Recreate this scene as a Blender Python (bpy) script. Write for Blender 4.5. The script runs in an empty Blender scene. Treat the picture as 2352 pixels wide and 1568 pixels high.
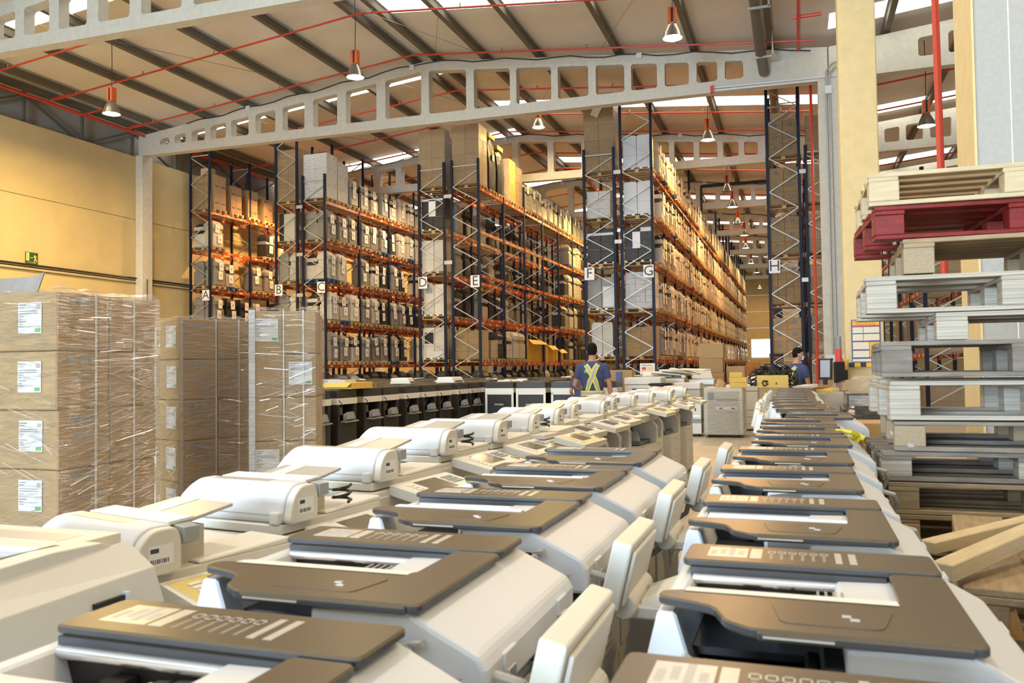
import bpy, bmesh, math, random
from mathutils import Vector, Matrix, Euler
random.seed(7)
S = bpy.context.scene
COL = S.collection
R = math.radians

# ------------------------------------------------------------------ camera
cam_d = bpy.data.cameras.new('camera')
cam = bpy.data.objects.new('camera', cam_d)
COL.objects.link(cam)
S.camera = cam
cam_d.sensor_width = 36.0
cam_d.lens = 1900.0 / 2352.0 * 36.0
cam_d.clip_start = 0.05
cam_d.clip_end = 400
CM = Matrix(((0.94517253, 0.02310173, 0.32575329), (0.32629469, -0.02574909, -0.94491733), (-0.01344138, 0.99940147, -0.0318753)))
cam.matrix_world = Matrix.Translation((0, 0, 1.45)) @ CM.to_4x4()
cam_d.dof.use_dof = True
cam_d.dof.focus_distance = 16.0
cam_d.dof.aperture_fstop = 9.0

# ------------------------------------------------------------------ world, exposure
W = bpy.data.worlds.new('sky')
S.world = W
W.use_nodes = True
W.node_tree.nodes['Background'].inputs[0].default_value = (0.75, 0.86, 1.0, 1)
W.node_tree.nodes['Background'].inputs[1].default_value = 1.2
S.view_settings.view_transform = 'Standard'
S.view_settings.look = 'None'
S.view_settings.gamma = 1.0
S.view_settings.use_curve_mapping = False
S.view_settings.exposure = 0.08
S.cycles.max_bounces = 6
S.cycles.diffuse_bounces = 3
S.cycles.glossy_bounces = 3
S.cycles.transmission_bounces = 4
S.cycles.transparent_max_bounces = 8
S.cycles.caustics_reflective = False
S.cycles.caustics_refractive = False
S.cycles.sample_clamp_indirect = 6.0
S.cycles.use_denoising = True


def area_light(name, loc, rot, sx, sy, watts, col, shape='RECTANGLE'):
    d = bpy.data.lights.new(name, 'AREA')
    d.shape = shape
    d.size = sx
    if shape == 'RECTANGLE':
        d.size_y = sy
    d.energy = watts
    d.color = col
    o = bpy.data.objects.new(name, d)
    COL.objects.link(o)
    o.location = loc
    o.rotation_euler = rot
    return o


# daylight through the loading doors behind and beside the camera
area_light('daylight_loading_door', (-8.5, -19.6, 2.9), (R(90), 0, 0), 10.0, 5.0, 8200, (0.64, 0.82, 1.0))
area_light('daylight_loading_door', (4.0, -19.6, 2.9), (R(90), 0, 0), 5.0, 5.0, 900, (0.64, 0.82, 1.0))

WARM = (1.0, 0.70, 0.38)
AMBER = (1.0, 0.66, 0.22)
COOL = (1.0, 0.94, 0.98)
SOFT = (1.0, 0.82, 0.60)
SODIUM = (1.0, 0.52, 0.16)

# ------------------------------------------------------------------ materials
MATS = {}


def mat(name, col, rough=0.5, metal=0.0, noise=None, rand=0.0, bump=None, coat=0.0, emit=None, stretch=None, spec=0.5, film=0.0):
    """procedural material: colour, grain noise=(scale, amount), object variation rand, bump=(scale, strength)"""
    m = bpy.data.materials.new(name)
    m.use_nodes = True
    nt = m.node_tree
    b = nt.nodes['Principled BSDF']
    b.inputs['Roughness'].default_value = rough
    b.inputs['Metallic'].default_value = metal
    b.inputs['Specular IOR Level'].default_value = spec
    b.inputs['Coat Weight'].default_value = coat
    b.inputs['Coat Roughness'].default_value = 0.12
    c4 = (col[0], col[1], col[2], 1)
    b.inputs['Base Color'].default_value = c4
    tex = None
    if noise or bump or film:
        tc = nt.nodes.new('ShaderNodeTexCoord')
        src = tc.outputs['Object']
        if stretch:
            mp = nt.nodes.new('ShaderNodeMapping')
            mp.inputs['Scale'].default_value = stretch
            nt.links.new(src, mp.inputs['Vector'])
            src = mp.outputs[0]
        tex = src
    if noise or rand:
        out = None
        hsv = nt.nodes.new('ShaderNodeHueSaturation')
        hsv.inputs['Color'].default_value = c4
        val = nt.nodes.new('ShaderNodeMath')
        val.operation = 'ADD'
        val.inputs[0].default_value = 1.0
        val.inputs[1].default_value = 0.0
        if noise:
            n = nt.nodes.new('ShaderNodeTexNoise')
            n.inputs['Scale'].default_value = noise[0]
            n.inputs['Detail'].default_value = 4
            nt.links.new(tex, n.inputs['Vector'])
            mr = nt.nodes.new('ShaderNodeMapRange')
            mr.inputs['From Min'].default_value = 0.3
            mr.inputs['From Max'].default_value = 0.7
            mr.inputs['To Min'].default_value = 1 - noise[1]
            mr.inputs['To Max'].default_value = 1 + noise[1]
            nt.links.new(n.outputs[0], mr.inputs['Value'])
            nt.links.new(mr.outputs[0], val.inputs[0])
        if rand:
            oi = nt.nodes.new('ShaderNodeObjectInfo')
            mr = nt.nodes.new('ShaderNodeMapRange')
            mr.inputs['To Min'].default_value = -rand
            mr.inputs['To Max'].default_value = rand
            nt.links.new(oi.outputs['Random'], mr.inputs['Value'])
            nt.links.new(mr.outputs[0], val.inputs[1])
        nt.links.new(val.outputs[0], hsv.inputs['Value'])
        nt.links.new(hsv.outputs[0], b.inputs['Base Color'])
    if bump:
        n = nt.nodes.new('ShaderNodeTexNoise')
        n.inputs['Scale'].default_value = bump[0]
        n.inputs['Detail'].default_value = 3
        nt.links.new(tex, n.inputs['Vector'])
        bp = nt.nodes.new('ShaderNodeBump')
        bp.inputs['Strength'].default_value = bump[1]
        bp.inputs['Distance'].default_value = 0.02
        nt.links.new(n.outputs[0], bp.inputs['Height'])
        nt.links.new(bp.outputs[0], b.inputs['Normal'])
    if film:                                   # creased stretch film clinging to the thing: a glossy wrinkled coat
        b.inputs['Coat Weight'].default_value = film
        b.inputs['Coat Roughness'].default_value = 0.10
        n = nt.nodes.new('ShaderNodeTexNoise')
        n.inputs['Scale'].default_value = 9
        n.inputs['Detail'].default_value = 5
        n.inputs['Distortion'].default_value = 1.5
        nt.links.new(tex, n.inputs['Vector'])
        bp = nt.nodes.new('ShaderNodeBump')
        bp.inputs['Strength'].default_value = 0.9
        bp.inputs['Distance'].default_value = 0.05
        nt.links.new(n.outputs[0], bp.inputs['Height'])
        nt.links.new(bp.outputs[0], b.inputs['Coat Normal'])
    if emit:
        b.inputs['Emission Color'].default_value = (emit[0], emit[1], emit[2], 1)
        b.inputs['Emission Strength'].default_value = emit[3]
    MATS[name] = m
    return m


def film_mat(name, density, tint=(0.9, 0.9, 0.9)):
    """clear stretch film: mostly transparent, with glossy wrinkles along the wrapping direction"""
    m = bpy.data.materials.new(name)
    m.use_nodes = True
    nt = m.node_tree
    nt.nodes.remove(nt.nodes['Principled BSDF'])
    out = nt.nodes['Material Output']
    tr = nt.nodes.new('ShaderNodeBsdfTransparent')
    gl = nt.nodes.new('ShaderNodeBsdfGlossy')
    gl.inputs['Roughness'].default_value = 0.2
    gl.inputs['Color'].default_value = (*tint, 1)
    tc = nt.nodes.new('ShaderNodeTexCoord')
    mp = nt.nodes.new('ShaderNodeMapping')
    mp.inputs['Scale'].default_value = (5, 5, 42)
    mp.inputs['Rotation'].default_value = (R(14), R(-14), 0)
    nt.links.new(tc.outputs['Object'], mp.inputs['Vector'])
    n = nt.nodes.new('ShaderNodeTexNoise')
    n.inputs['Scale'].default_value = 1.6
    n.inputs['Detail'].default_value = 4
    n.inputs['Distortion'].default_value = 0.8
    nt.links.new(mp.outputs[0], n.inputs['Vector'])
    bp = nt.nodes.new('ShaderNodeBump')
    bp.inputs['Strength'].default_value = 1.0
    bp.inputs['Distance'].default_value = 0.25
    nt.links.new(n.outputs[0], bp.inputs['Height'])
    nt.links.new(bp.outputs[0], gl.inputs['Normal'])
    mr = nt.nodes.new('ShaderNodeMapRange')
    mr.inputs['From Min'].default_value = 0.42
    mr.inputs['From Max'].default_value = 0.68
    mr.inputs['To Min'].default_value = density * 0.35
    mr.inputs['To Max'].default_value = density
    nt.links.new(n.outputs[0], mr.inputs['Value'])
    mx = nt.nodes.new('ShaderNodeMixShader')
    nt.links.new(mr.outputs[0], mx.inputs[0])
    nt.links.new(tr.outputs[0], mx.inputs[1])
    nt.links.new(gl.outputs[0], mx.inputs[2])
    nt.links.new(mx.outputs[0], out.inputs['Surface'])
    MATS[name] = m


mat('concrete', (0.62, 0.60, 0.53), 0.85, noise=(6, 0.06), bump=(40, 0.12))
mat('concrete_yellow_lit', (0.78, 0.61, 0.32), 0.8, noise=(5, 0.05), bump=(60, 0.1))  # concrete with the sodium lamps' yellow light put into its colour
mat('concrete_grey', (0.44, 0.44, 0.42), 0.8, noise=(22, 0.05), bump=(40, 0.1))
mat('wall_paint', (0.60, 0.49, 0.27), 0.75, noise=(1.5, 0.05), bump=(30, 0.06))
mat('wall_grey', (0.42, 0.40, 0.35), 0.85, noise=(1.2, 0.08))
mat('floor_paint', (0.46, 0.40, 0.30), 0.45, noise=(2.5, 0.10), bump=(60, 0.03))
mat('roof_sheet', (0.78, 0.78, 0.78), 0.6, noise=(0.7, 0.04))
mat('purlin_grey', (0.15, 0.14, 0.115), 0.7, noise=(2, 0.08))
mat('steel_grey', (0.30, 0.30, 0.28), 0.5, metal=0.5)
mat('galvanised', (0.50, 0.50, 0.48), 0.45, metal=0.5, noise=(20, 0.06))
mat('red_pipe', (0.62, 0.06, 0.03), 0.4)
mat('rack_blue', (0.012, 0.017, 0.036), 0.5, noise=(40, 0.15), spec=0.2)
mat('rack_orange', (0.50, 0.095, 0.014), 0.45, noise=(8, 0.08))
mat('black', (0.012, 0.012, 0.013), 0.5)
mat('cable_black', (0.015, 0.014, 0.013), 0.45)
mat('cable_grey', (0.45, 0.44, 0.42), 0.5)
mat('white_paper', (0.86, 0.86, 0.86), 0.7, noise=(6, 0.02))
mat('print_grey', (0.35, 0.34, 0.34), 0.7)
mat('print_dark', (0.06, 0.06, 0.07), 0.7)
mat('print_orange', (0.75, 0.42, 0.12), 0.7)
mat('print_red', (0.72, 0.07, 0.05), 0.6)
mat('print_green', (0.16, 0.48, 0.16), 0.6)
mat('cardboard', (0.42, 0.27, 0.125), 0.75, noise=(10, 0.05), rand=0.08, stretch=(1, 1, 6))
mat('cardboard_tan', (0.47, 0.305, 0.14), 0.72, noise=(8, 0.04), rand=0.05, stretch=(1, 1, 5))
mat('cardboard_yellow', (0.74, 0.47, 0.10), 0.7, noise=(8, 0.05))
mat('cardboard_film', (0.44, 0.29, 0.14), 0.6, noise=(5, 0.06), rand=0.06, film=0.5)
mat('carton_white', (0.82, 0.83, 0.84), 0.6, noise=(4, 0.02), film=0.35)
mat('black_film', (0.016, 0.014, 0.012), 0.35, film=0.8, spec=0.3)
mat('wood', (0.36, 0.255, 0.145), 0.8, noise=(7, 0.17), rand=0.14, bump=(60, 0.25), stretch=(1.2, 9, 9))
mat('wood_pale', (0.58, 0.46, 0.28), 0.8, noise=(7, 0.10), rand=0.06, bump=(50, 0.2), stretch=(1.2, 9, 9))
mat('wood_grey', (0.24, 0.205, 0.165), 0.85, noise=(6, 0.22), rand=0.12, bump=(60, 0.35), stretch=(1.2, 9, 9))
mat('wood_red', (0.20, 0.010, 0.007), 0.5, noise=(9, 0.25), rand=0.1, bump=(40, 0.2), stretch=(1.2, 6, 6))
mat('plywood', (0.44, 0.385, 0.31), 0.75, noise=(2.2, 0.30), rand=0.05, stretch=(1, 1, 44))
mat('chipboard', (0.39, 0.295, 0.18), 0.85, noise=(120, 0.14), rand=0.08, bump=(140, 0.3))
mat('pallet_wood', (0.50, 0.34, 0.17), 0.8, noise=(9, 0.14), rand=0.2, stretch=(2, 8, 8))
mat('pallet_blue', (0.03, 0.09, 0.20), 0.6, rand=0.1)
mat('lid_brown', (0.108, 0.078, 0.044), 0.36, noise=(400, 0.06))
mat('lid_edge', (0.055, 0.058, 0.066), 0.25)
mat('white_plastic', (0.72, 0.74, 0.78), 0.42)
mat('cream_plastic', (0.77, 0.735, 0.655), 0.42, noise=(3, 0.02), rand=0.05)
mat('cream_dark', (0.56, 0.51, 0.41), 0.45, rand=0.05)
mat('grey_plastic', (0.50, 0.49, 0.47), 0.45)
mat('mid_grey', (0.27, 0.26, 0.245), 0.4)
mat('blue_grey', (0.12, 0.165, 0.20), 0.5)
mat('dark_plastic', (0.030, 0.025, 0.020), 0.45, noise=(300, 0.1), spec=0.3)
mat('dark_top', (0.045, 0.038, 0.031), 0.4, spec=0.35)
mat('glass_dark', (0.02, 0.022, 0.025), 0.08)
mat('silver', (0.75, 0.76, 0.80), 0.22, metal=0.9)
mat('silver_grey', (0.60, 0.57, 0.52), 0.35, metal=0.3)
mat('screen', (0.20, 0.165, 0.11), 0.12)
mat('button_grey', (0.36, 0.38, 0.40), 0.4)
mat('panel_yellow', (0.70, 0.555, 0.20), 0.4)
mat('lamp_orange', (0.72, 0.13, 0.02), 0.4)
mat('lamp_shade', (0.34, 0.31, 0.26), 0.25, metal=0.7)
mat('sign_green', (0.02, 0.10, 0.045), 0.5)
mat('sign_yellow', (0.78, 0.62, 0.20), 0.5)
mat('hazard_yellow', (0.80, 0.46, 0.01), 0.5)
mat('poster_blue', (0.07, 0.09, 0.22), 0.5)
mat('poster_orange', (0.85, 0.42, 0.03), 0.5)
mat('poster_cream', (0.80, 0.70, 0.52), 0.6)
mat('ribbon_yellow', (0.85, 0.66, 0.03), 0.3)
mat('skin', (0.50, 0.26, 0.16), 0.55, noise=(30, 0.05))
mat('hair', (0.012, 0.008, 0.005), 0.7, noise=(90, 0.3), bump=(90, 0.4), spec=0.1)
mat('shirt_blue', (0.055, 0.070, 0.17), 0.85, noise=(14, 0.10), bump=(7, 0.3))
mat('jeans', (0.03, 0.04, 0.095), 0.85, noise=(60, 0.2))
mat('hi_vis', (0.78, 0.76, 0.05), 0.6)
mat('reflective', (0.42, 0.42, 0.45), 0.5)
mat('mask_blue', (0.45, 0.60, 0.75), 0.7)
mat('wrap_cream', (0.56, 0.52, 0.44), 0.5, rand=0.16, noise=(3, 0.05), film=0.7)
mat('wrap_grey', (0.25, 0.235, 0.21), 0.5, rand=0.12, noise=(3, 0.06), film=0.6)
mat('wrap_dark', (0.026, 0.022, 0.018), 0.45, rand=0.01, film=0.45, spec=0.25)
mat('wrap_white', (0.62, 0.62, 0.63), 0.5, rand=0.04, film=0.7)
mat('clear_sheet', (0.5, 0.45, 0.36), 0.2, film=1.0)
film_mat('stretch_film', 0.44)
m = mat('film_crease', (0.9, 0.9, 0.9), 0.22, metal=1.0)
m.node_tree.nodes['Principled BSDF'].inputs['Alpha'].default_value = 0.45
mat('skylight_glow', (0.9, 0.9, 0.85), 0.5, emit=(1.0, 0.95, 0.80, 3.6))
mat('lamp_glow_warm', (1, 1, 1), 0.5, emit=(1.0, 0.84, 0.5, 26))
mat('lamp_glow_cool', (1, 1, 1), 0.5, emit=(1.0, 0.95, 1.0, 22))
mat('daylight', (1, 1, 1), 0.5, emit=(0.95, 0.98, 1.0, 3.0))
mat('monitor_glow', (0.2, 0.22, 0.25), 0.3, emit=(0.5, 0.52, 0.55, 0.35))


# ------------------------------------------------------------------ mesh building
class MB:
    def __init__(self):
        self.v, self.f, self.m, self.slots = [], [], [], []

    def _s(self, name):
        if name not in self.slots:
            self.slots.append(name)
        return self.slots.index(name)

    def raw(self, vs, fs, m, M=None):
        k = len(self.v)
        s = self._s(m)
        for p in vs:
            p = Vector(p)
            self.v.append(tuple(M @ p) if M is not None else tuple(p))
        for f in fs:
            self.f.append([k + i for i in f])
            self.m.append(s)
        return self

    def box(self, x0, x1, y0, y1, z0, z1, m, M=None):
        vs = [(x0, y0, z0), (x1, y0, z0), (x1, y1, z0), (x0, y1, z0), (x0, y0, z1), (x1, y0, z1), (x1, y1, z1), (x0, y1, z1)]
        return self.raw(vs, [(0, 3, 2, 1), (4, 5, 6, 7), (0, 1, 5, 4), (1, 2, 6, 5), (2, 3, 7, 6), (3, 0, 4, 7)], m, M)

    def hull8(self, b, t, m):
        """b, t: four bottom and four top corners, counter-clockwise from above"""
        return self.raw(list(b) + list(t), [(0, 3, 2, 1), (4, 5, 6, 7), (0, 1, 5, 4), (1, 2, 6, 5), (2, 3, 7, 6), (3, 0, 4, 7)], m)

    def bar(self, p, q, w, h, m, up=(0, 0, 1)):
        p, q = Vector(p), Vector(q)
        d = q - p
        L = d.length
        d.normalize()
        u = Vector(up)
        if abs(d.dot(u)) > 0.98:
            u = Vector((1, 0, 0))
        s = d.cross(u).normalized()
        u = s.cross(d)
        M = Matrix((s, d, u)).transposed().to_4x4()
        M.translation = p
        return self.box(-w / 2, w / 2, 0, L, -h / 2, h / 2, m, M)

    def prism(self, poly, axis, a, b, m):
        """poly: 2D points, extruded from a to b along axis (0 x: (y,z), 1 y: (x,z), 2 z: (x,y))"""
        n = len(poly)
        def P(u, w, t):
            return ((t, u, w), (u, t, w), (u, w, t))[axis]
        vs = [P(u, w, a) for u, w in poly] + [P(u, w, b) for u, w in poly]
        fs = [tuple(range(n)), tuple(range(2 * n - 1, n - 1, -1))]
        fs += [(i, i + n, (i + 1) % n + n, (i + 1) % n) for i in range(n)]
        return self.raw(vs, fs, m)

    def tube(self, pts, r, m, n=6, rr=None):
        pts = [Vector(p) for p in pts]
        k = len(pts)
        vs, fs = [], []
        ref = Vector((0.31, 0.17, 0.93))
        for i, p in enumerate(pts):
            d = (pts[min(i + 1, k - 1)] - pts[max(i - 1, 0)]).normalized()
            a = d.cross(ref)
            if a.length < 1e-3:
                a = d.cross(Vector((1, 0, 0)))
            a.normalize()
            b = d.cross(a)
            ri = rr[i] if rr else r
            for j in range(n):
                t = 2 * math.pi * j / n
                vs.append(p + a * (ri * math.cos(t)) + b * (ri * math.sin(t)))
        for i in range(k - 1):
            for j in range(n):
                fs.append((i * n + j, i * n + (j + 1) % n, (i + 1) * n + (j + 1) % n, (i + 1) * n + j))
        fs.append(tuple(range(n - 1, -1, -1)))
        fs.append(tuple((k - 1) * n + j for j in range(n)))
        return self.raw(vs, fs, m)

    def lathe(self, prof, m, n=16, c=(0, 0, 0)):
        vs, fs = [], []
        for r, z in prof:
            for j in range(n):
                t = 2 * math.pi * j / n
                vs.append((c[0] + r * math.cos(t), c[1] + r * math.sin(t), c[2] + z))
        for i in range(len(prof) - 1):
            for j in range(n):
                fs.append((i * n + j, i * n + (j + 1) % n, (i + 1) * n + (j + 1) % n, (i + 1) * n + j))
        return self.raw(vs, fs, m)

    def disc(self, r, z, m, n=16, c=(0, 0, 0)):
        return self.raw([(c[0] + r * math.cos(2 * math.pi * j / n), c[1] + r * math.sin(2 * math.pi * j / n), c[2] + z) for j in range(n)], [tuple(range(n))], m)

    def loft(self, rings, m, n=14):
        """rings: (centre, axis-a vector, axis-b vector); closed at both ends"""
        vs, fs = [], []
        for c, a, b in rings:
            c, a, b = Vector(c), Vector(a), Vector(b)
            for j in range(n):
                t = 2 * math.pi * j / n
                vs.append(c + a * math.cos(t) + b * math.sin(t))
        k = len(rings)
        for i in range(k - 1):
            for j in range(n):
                fs.append((i * n + j, i * n + (j + 1) % n, (i + 1) * n + (j + 1) % n, (i + 1) * n + j))
        fs.append(tuple(range(n - 1, -1, -1)))
        fs.append(tuple((k - 1) * n + j for j in range(n)))
        return self.raw(vs, fs, m)

    def mesh(self, name, bevel=0.0, seg=2, smooth=False, edge=None):
        me = bpy.data.meshes.new(name)
        me.from_pydata(self.v, [], self.f)
        for s in self.slots:
            me.materials.append(MATS[s])
        me.polygons.foreach_set('material_index', self.m)
        bm = bmesh.new()
        bm.from_mesh(me)
        bmesh.ops.recalc_face_normals(bm, faces=bm.faces)
        if bevel:
            ed = [e for e in bm.edges if len(e.link_faces) == 2 and e.calc_face_angle(0) > 0.5]
            bmesh.ops.bevel(bm, geom=ed, offset=bevel, segments=seg, profile=0.5, affect='EDGES', clamp_overlap=True)
        if edge:                                   # upright rim faces: blue-grey daylight reflection put into a second colour
            me.materials.append(MATS[edge])
            for f in bm.faces:
                f.normal_update()
                if abs(f.normal.z) < 0.5 and f.material_index == 0:
                    f.material_index = len(self.slots)
        if smooth:
            for f in bm.faces:
                f.smooth = True
            for e in bm.edges:
                if len(e.link_faces) == 2 and e.calc_face_angle(0) > 0.7:
                    e.smooth = False
        bm.to_mesh(me)
        bm.free()
        me.update()
        return me


def obj(name, data, parent=None, loc=None, rot=None, label=None, cat=None, group=None, kind=None):
    o = bpy.data.objects.new(name, data)
    COL.objects.link(o)
    if parent:
        o.parent = parent
    if loc is not None:
        o.location = loc
    if rot is not None:
        o.rotation_euler = rot
    tag(o, label, cat, group, kind)
    return o


def tag(o, label=None, cat=None, group=None, kind=None):
    if label:
        o['label'] = label
    if cat:
        o['category'] = cat
    if group:
        o['group'] = group
    if kind:
        o['kind'] = kind
    return o


def thing(name, loc=(0, 0, 0), rz=0.0, label=None, cat=None, group=None, kind=None, rot=None):
    o = bpy.data.objects.new(name, None)
    COL.objects.link(o)
    o.empty_display_size = 0.1
    o.location = loc
    o.rotation_euler = rot if rot else (0, 0, rz)
    return tag(o, label, cat, group, kind)


def copy_tree(o, parent=None):
    c = o.copy()
    COL.objects.link(c)
    if parent:
        c.parent = parent
    for ch in list(o.children):
        copy_tree(ch, c)
    return c


def boxmesh(x, y, z, m, bevel=0.0, name='piece'):
    """box centred in x and y, standing on z = 0"""
    return MB().box(-x / 2, x / 2, -y / 2, y / 2, 0, z, m).mesh(name, bevel)


def text(name, body, size, m, parent, loc, rot, align='CENTER', ext=0.001, sx=1.0):
    c = bpy.data.curves.new(name, 'FONT')
    c.body = body
    c.size = size
    c.align_x = align
    c.align_y = 'CENTER'
    c.extrude = ext
    c.resolution_u = 2
    c.materials.append(MATS[m])
    tmp = bpy.data.objects.new('letters', c)
    COL.objects.link(tmp)
    me = bpy.data.meshes.new_from_object(tmp)
    bpy.data.objects.remove(tmp)
    bpy.data.curves.remove(c)
    o = obj(name, me, parent, loc, rot)
    o.scale = (sx, 1, 1)
    return o


ORD = 'zeroth first second third fourth fifth sixth seventh eighth ninth tenth eleventh twelfth thirteenth fourteenth fifteenth sixteenth seventeenth eighteenth nineteenth twentieth'.split()


def nth(i):
    if i < len(ORD):
        return ORD[i]
    return '%d%s' % (i, {1: 'st', 2: 'nd', 3: 'rd'}.get(i % 10 if i % 100 // 10 != 1 else 0, 'th'))
# ------------------------------------------------------------------ the setting
Y0, Y1 = -20.0, 100.0
XL, XC, XR = -25.6, 1.1, 28.0
obj('floor', MB().box(XL - 1, XR, Y0 - 12, Y1, -0.2, 0, 'floor_paint').mesh('floor'), kind='structure')

# left wall: precast panels, each a piece, with recessed joints
wl = thing('wall_left', kind='structure')
obj('wall_core', MB().box(XL - 0.95, XL - 0.75, Y0, Y1, 0, 12.2, 'wall_grey').mesh('wall_core'), wl)
TY = [6.8, 17.0, 27.25, 37.4, 47.6, 57.8, 68.0, 78.2, 88.4]
edges = [Y0] + TY + [Y1]
for k in range(len(edges) - 1):
    a, b = edges[k] + 0.02, edges[k + 1] - 0.02
    for z0, z1 in ((0, 2.72), (2.74, 5.22), (5.26, 7.74), (7.76, 10.35)):
        obj('wall_panel', MB().box(XL - 0.2, XL, a, b, z0, z1, 'wall_paint').mesh('wall_panel'), wl)
# steel bracing in the strip above the panels
for k in range(1, len(edges) - 1):
    a, b = edges[k], edges[k + 1]
    for i in range(4):
        y = a + (b - a) * i / 4
        obj('bracing_post', MB().bar((XL - 0.45, y, 10.3), (XL - 0.45, y, 11.6), 0.1, 0.1, 'purlin_grey').mesh('post'), wl)
        y2 = a + (b - a) * (i + 1) / 4
        z = (11.5, 10.35) if i % 2 == 0 else (10.35, 11.5)
        obj('bracing_bar', MB().bar((XL - 0.45, y, z[0]), (XL - 0.45, y2, z[1]), 0.08, 0.08, 'purlin_grey').mesh('bar'), wl)
wb = thing('wall_back', kind='structure')
for i in range(7):
    z0 = i * 1.9
    obj('wall_panel', MB().box(XL - 1, XR, Y1, Y1 + 0.2, z0 + 0.015, z0 + 1.885, 'wall_paint').mesh('wall_panel'), wb)
obj('wall_right', MB().box(XR, XR + 0.2, Y0, Y1, 0, 12, 'wall_paint').mesh('wall_right'), kind='structure')
wf = MB()
for a, b in ((XL - 1, -13.6), (-3.4, 1.4), (6.6, XR)):
    wf.box(a, b, Y0 - 0.2, Y0, 0, 12.8, 'wall_paint')
for a, b in ((-13.6, -3.4), (1.4, 6.6)):
    wf.box(a, b, Y0 - 0.2, Y0, 5.5, 12.8, 'wall_paint')
obj('wall_front', wf.mesh('wall_front'), kind='structure')
# bright loading door far down the aisle
dr = thing('door_1', (0, 0, 0), kind='structure')
obj('door_opening', MB().box(-5.0, -2.55, Y1 - 0.12, Y1 - 0.06, 2.3, 4.35, 'daylight').mesh('door_opening'), dr)
obj('door_frame', MB().box(-5.2, -2.4, Y1 - 0.06, Y1 - 0.01, 0, 4.5, 'wall_paint').mesh('door_frame'), dr)

# columns
def column(x0, x1, y, h, m, name='column'):
    return obj(name, MB().box(x0, x1, y - 0.32, y + 0.32, 0, h, m).mesh(name, 0.02, 1), kind='structure')
for k, y in enumerate(TY[1:]):
    column(0.86 if k == 0 else 0.78, 1.52 if k == 0 else 1.42, y, 10.2, 'concrete_yellow_lit' if k == 0 else 'concrete')
    obj('column', MB().box(XL, XL + 0.34, y - 0.3, y + 0.3, 0, 10.4, 'concrete').mesh('column', 0.02, 1), kind='structure')
cg = thing('column', kind='structure')
obj('column_shaft', MB().box(1.60, 3.2, 8.5, 9.35, 0, 12.0, 'concrete_grey').mesh('column', 0.02, 1), cg)
obj('column_lit_side', MB().box(1.58, 1.60, 8.5, 9.35, 0, 12.0, 'concrete_yellow_lit').mesh('column_lit_side'), cg)  # thin sheet added to paint the yellow light on the left side
obj('panel_joint', MB().box(1.875, 1.885, 8.494, 8.5, 0, 12.0, 'white_paper').mesh('panel_joint'), cg)

# concrete trusses with square openings
OPN = [-24.44, -24.0, -23.72, -23.17, -22.87, -22.23, -21.95, -21.22, -20.97, -20.15, -19.82, -18.92, -18.58, -17.61, -17.22, -16.18, -15.8, -14.52, -14.15, -12.7,
       -12.39, -10.94, -10.64, -9.29, -9.05, -7.79, -7.55, -6.48, -6.22, -5.25, -5.02, -4.16, -3.91, -3.13, -2.88, -2.23, -1.99, -1.42]


def truss_mesh(flip):
    b = MB()
    XA = -12.55
    L, Rr = XL + 0.05, XC - 0.02
    def top(x):
        return 12.6 - 1.38 * abs(x - XA) / (XA - L if x < XA else Rr - XA)
    def bot(x):
        return 10.4 - 0.2 * (x - L) / (Rr - L)
    def seg(x0, x1, f0, f1):
        b.raw([(x0, -0.17, f0(x0)), (x1, -0.17, f0(x1)), (x1, 0.17, f0(x1)), (x0, 0.17, f0(x0)), (x0, -0.17, f1(x0)), (x1, -0.17, f1(x1)), (x1, 0.17, f1(x1)), (x0, 0.17, f1(x0))],
              [(0, 3, 2, 1), (4, 5, 6, 7), (0, 1, 5, 4), (1, 2, 6, 5), (2, 3, 7, 6), (3, 0, 4, 7)], 'concrete')
    lo = lambda x: bot(x) + 0.36
    hi = lambda x: top(x) - 0.34
    xs = [L, OPN[0]]
    seg(L, OPN[0], bot, top)
    for i in range(0, len(OPN) - 1, 2):
        a, c = OPN[i], OPN[i + 1]
        if a < XA < c:
            c = min(c, XA)
        seg(a, c, bot, lo)
        seg(a, c, hi, top)
        for (x, s) in ((a, 1), (c, -1)):
            for f, t in ((lo, 1), (hi, -1)):
                z = f(x)
                b.prism([(x, z), (x + s * 0.06, z), (x, z + t * 0.06)], 1, -0.17, 0.17, 'concrete')
        e = OPN[i + 2] if i + 2 < len(OPN) else Rr
        if c < XA < e:
            seg(c, XA, bot, top)
            seg(XA, e, bot, top)
        else:
            seg(c, e, bot, top)
    if flip:
        b.v = [(2 * XC - x, y, z) for x, y, z in b.v]
    return b.mesh('roof_truss', 0.0)


T1, T2 = truss_mesh(False), truss_mesh(True)
for y in TY[1:]:
    obj('roof_truss', T1, None, (0, y, 0), kind='structure')
    obj('roof_truss', T2, None, (0, y, 0), kind='structure')

# roof: sheets, purlins, translucent strips
def roof_z(x):
    return 12.95 - 0.1 * abs(x + 12.6)


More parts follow.
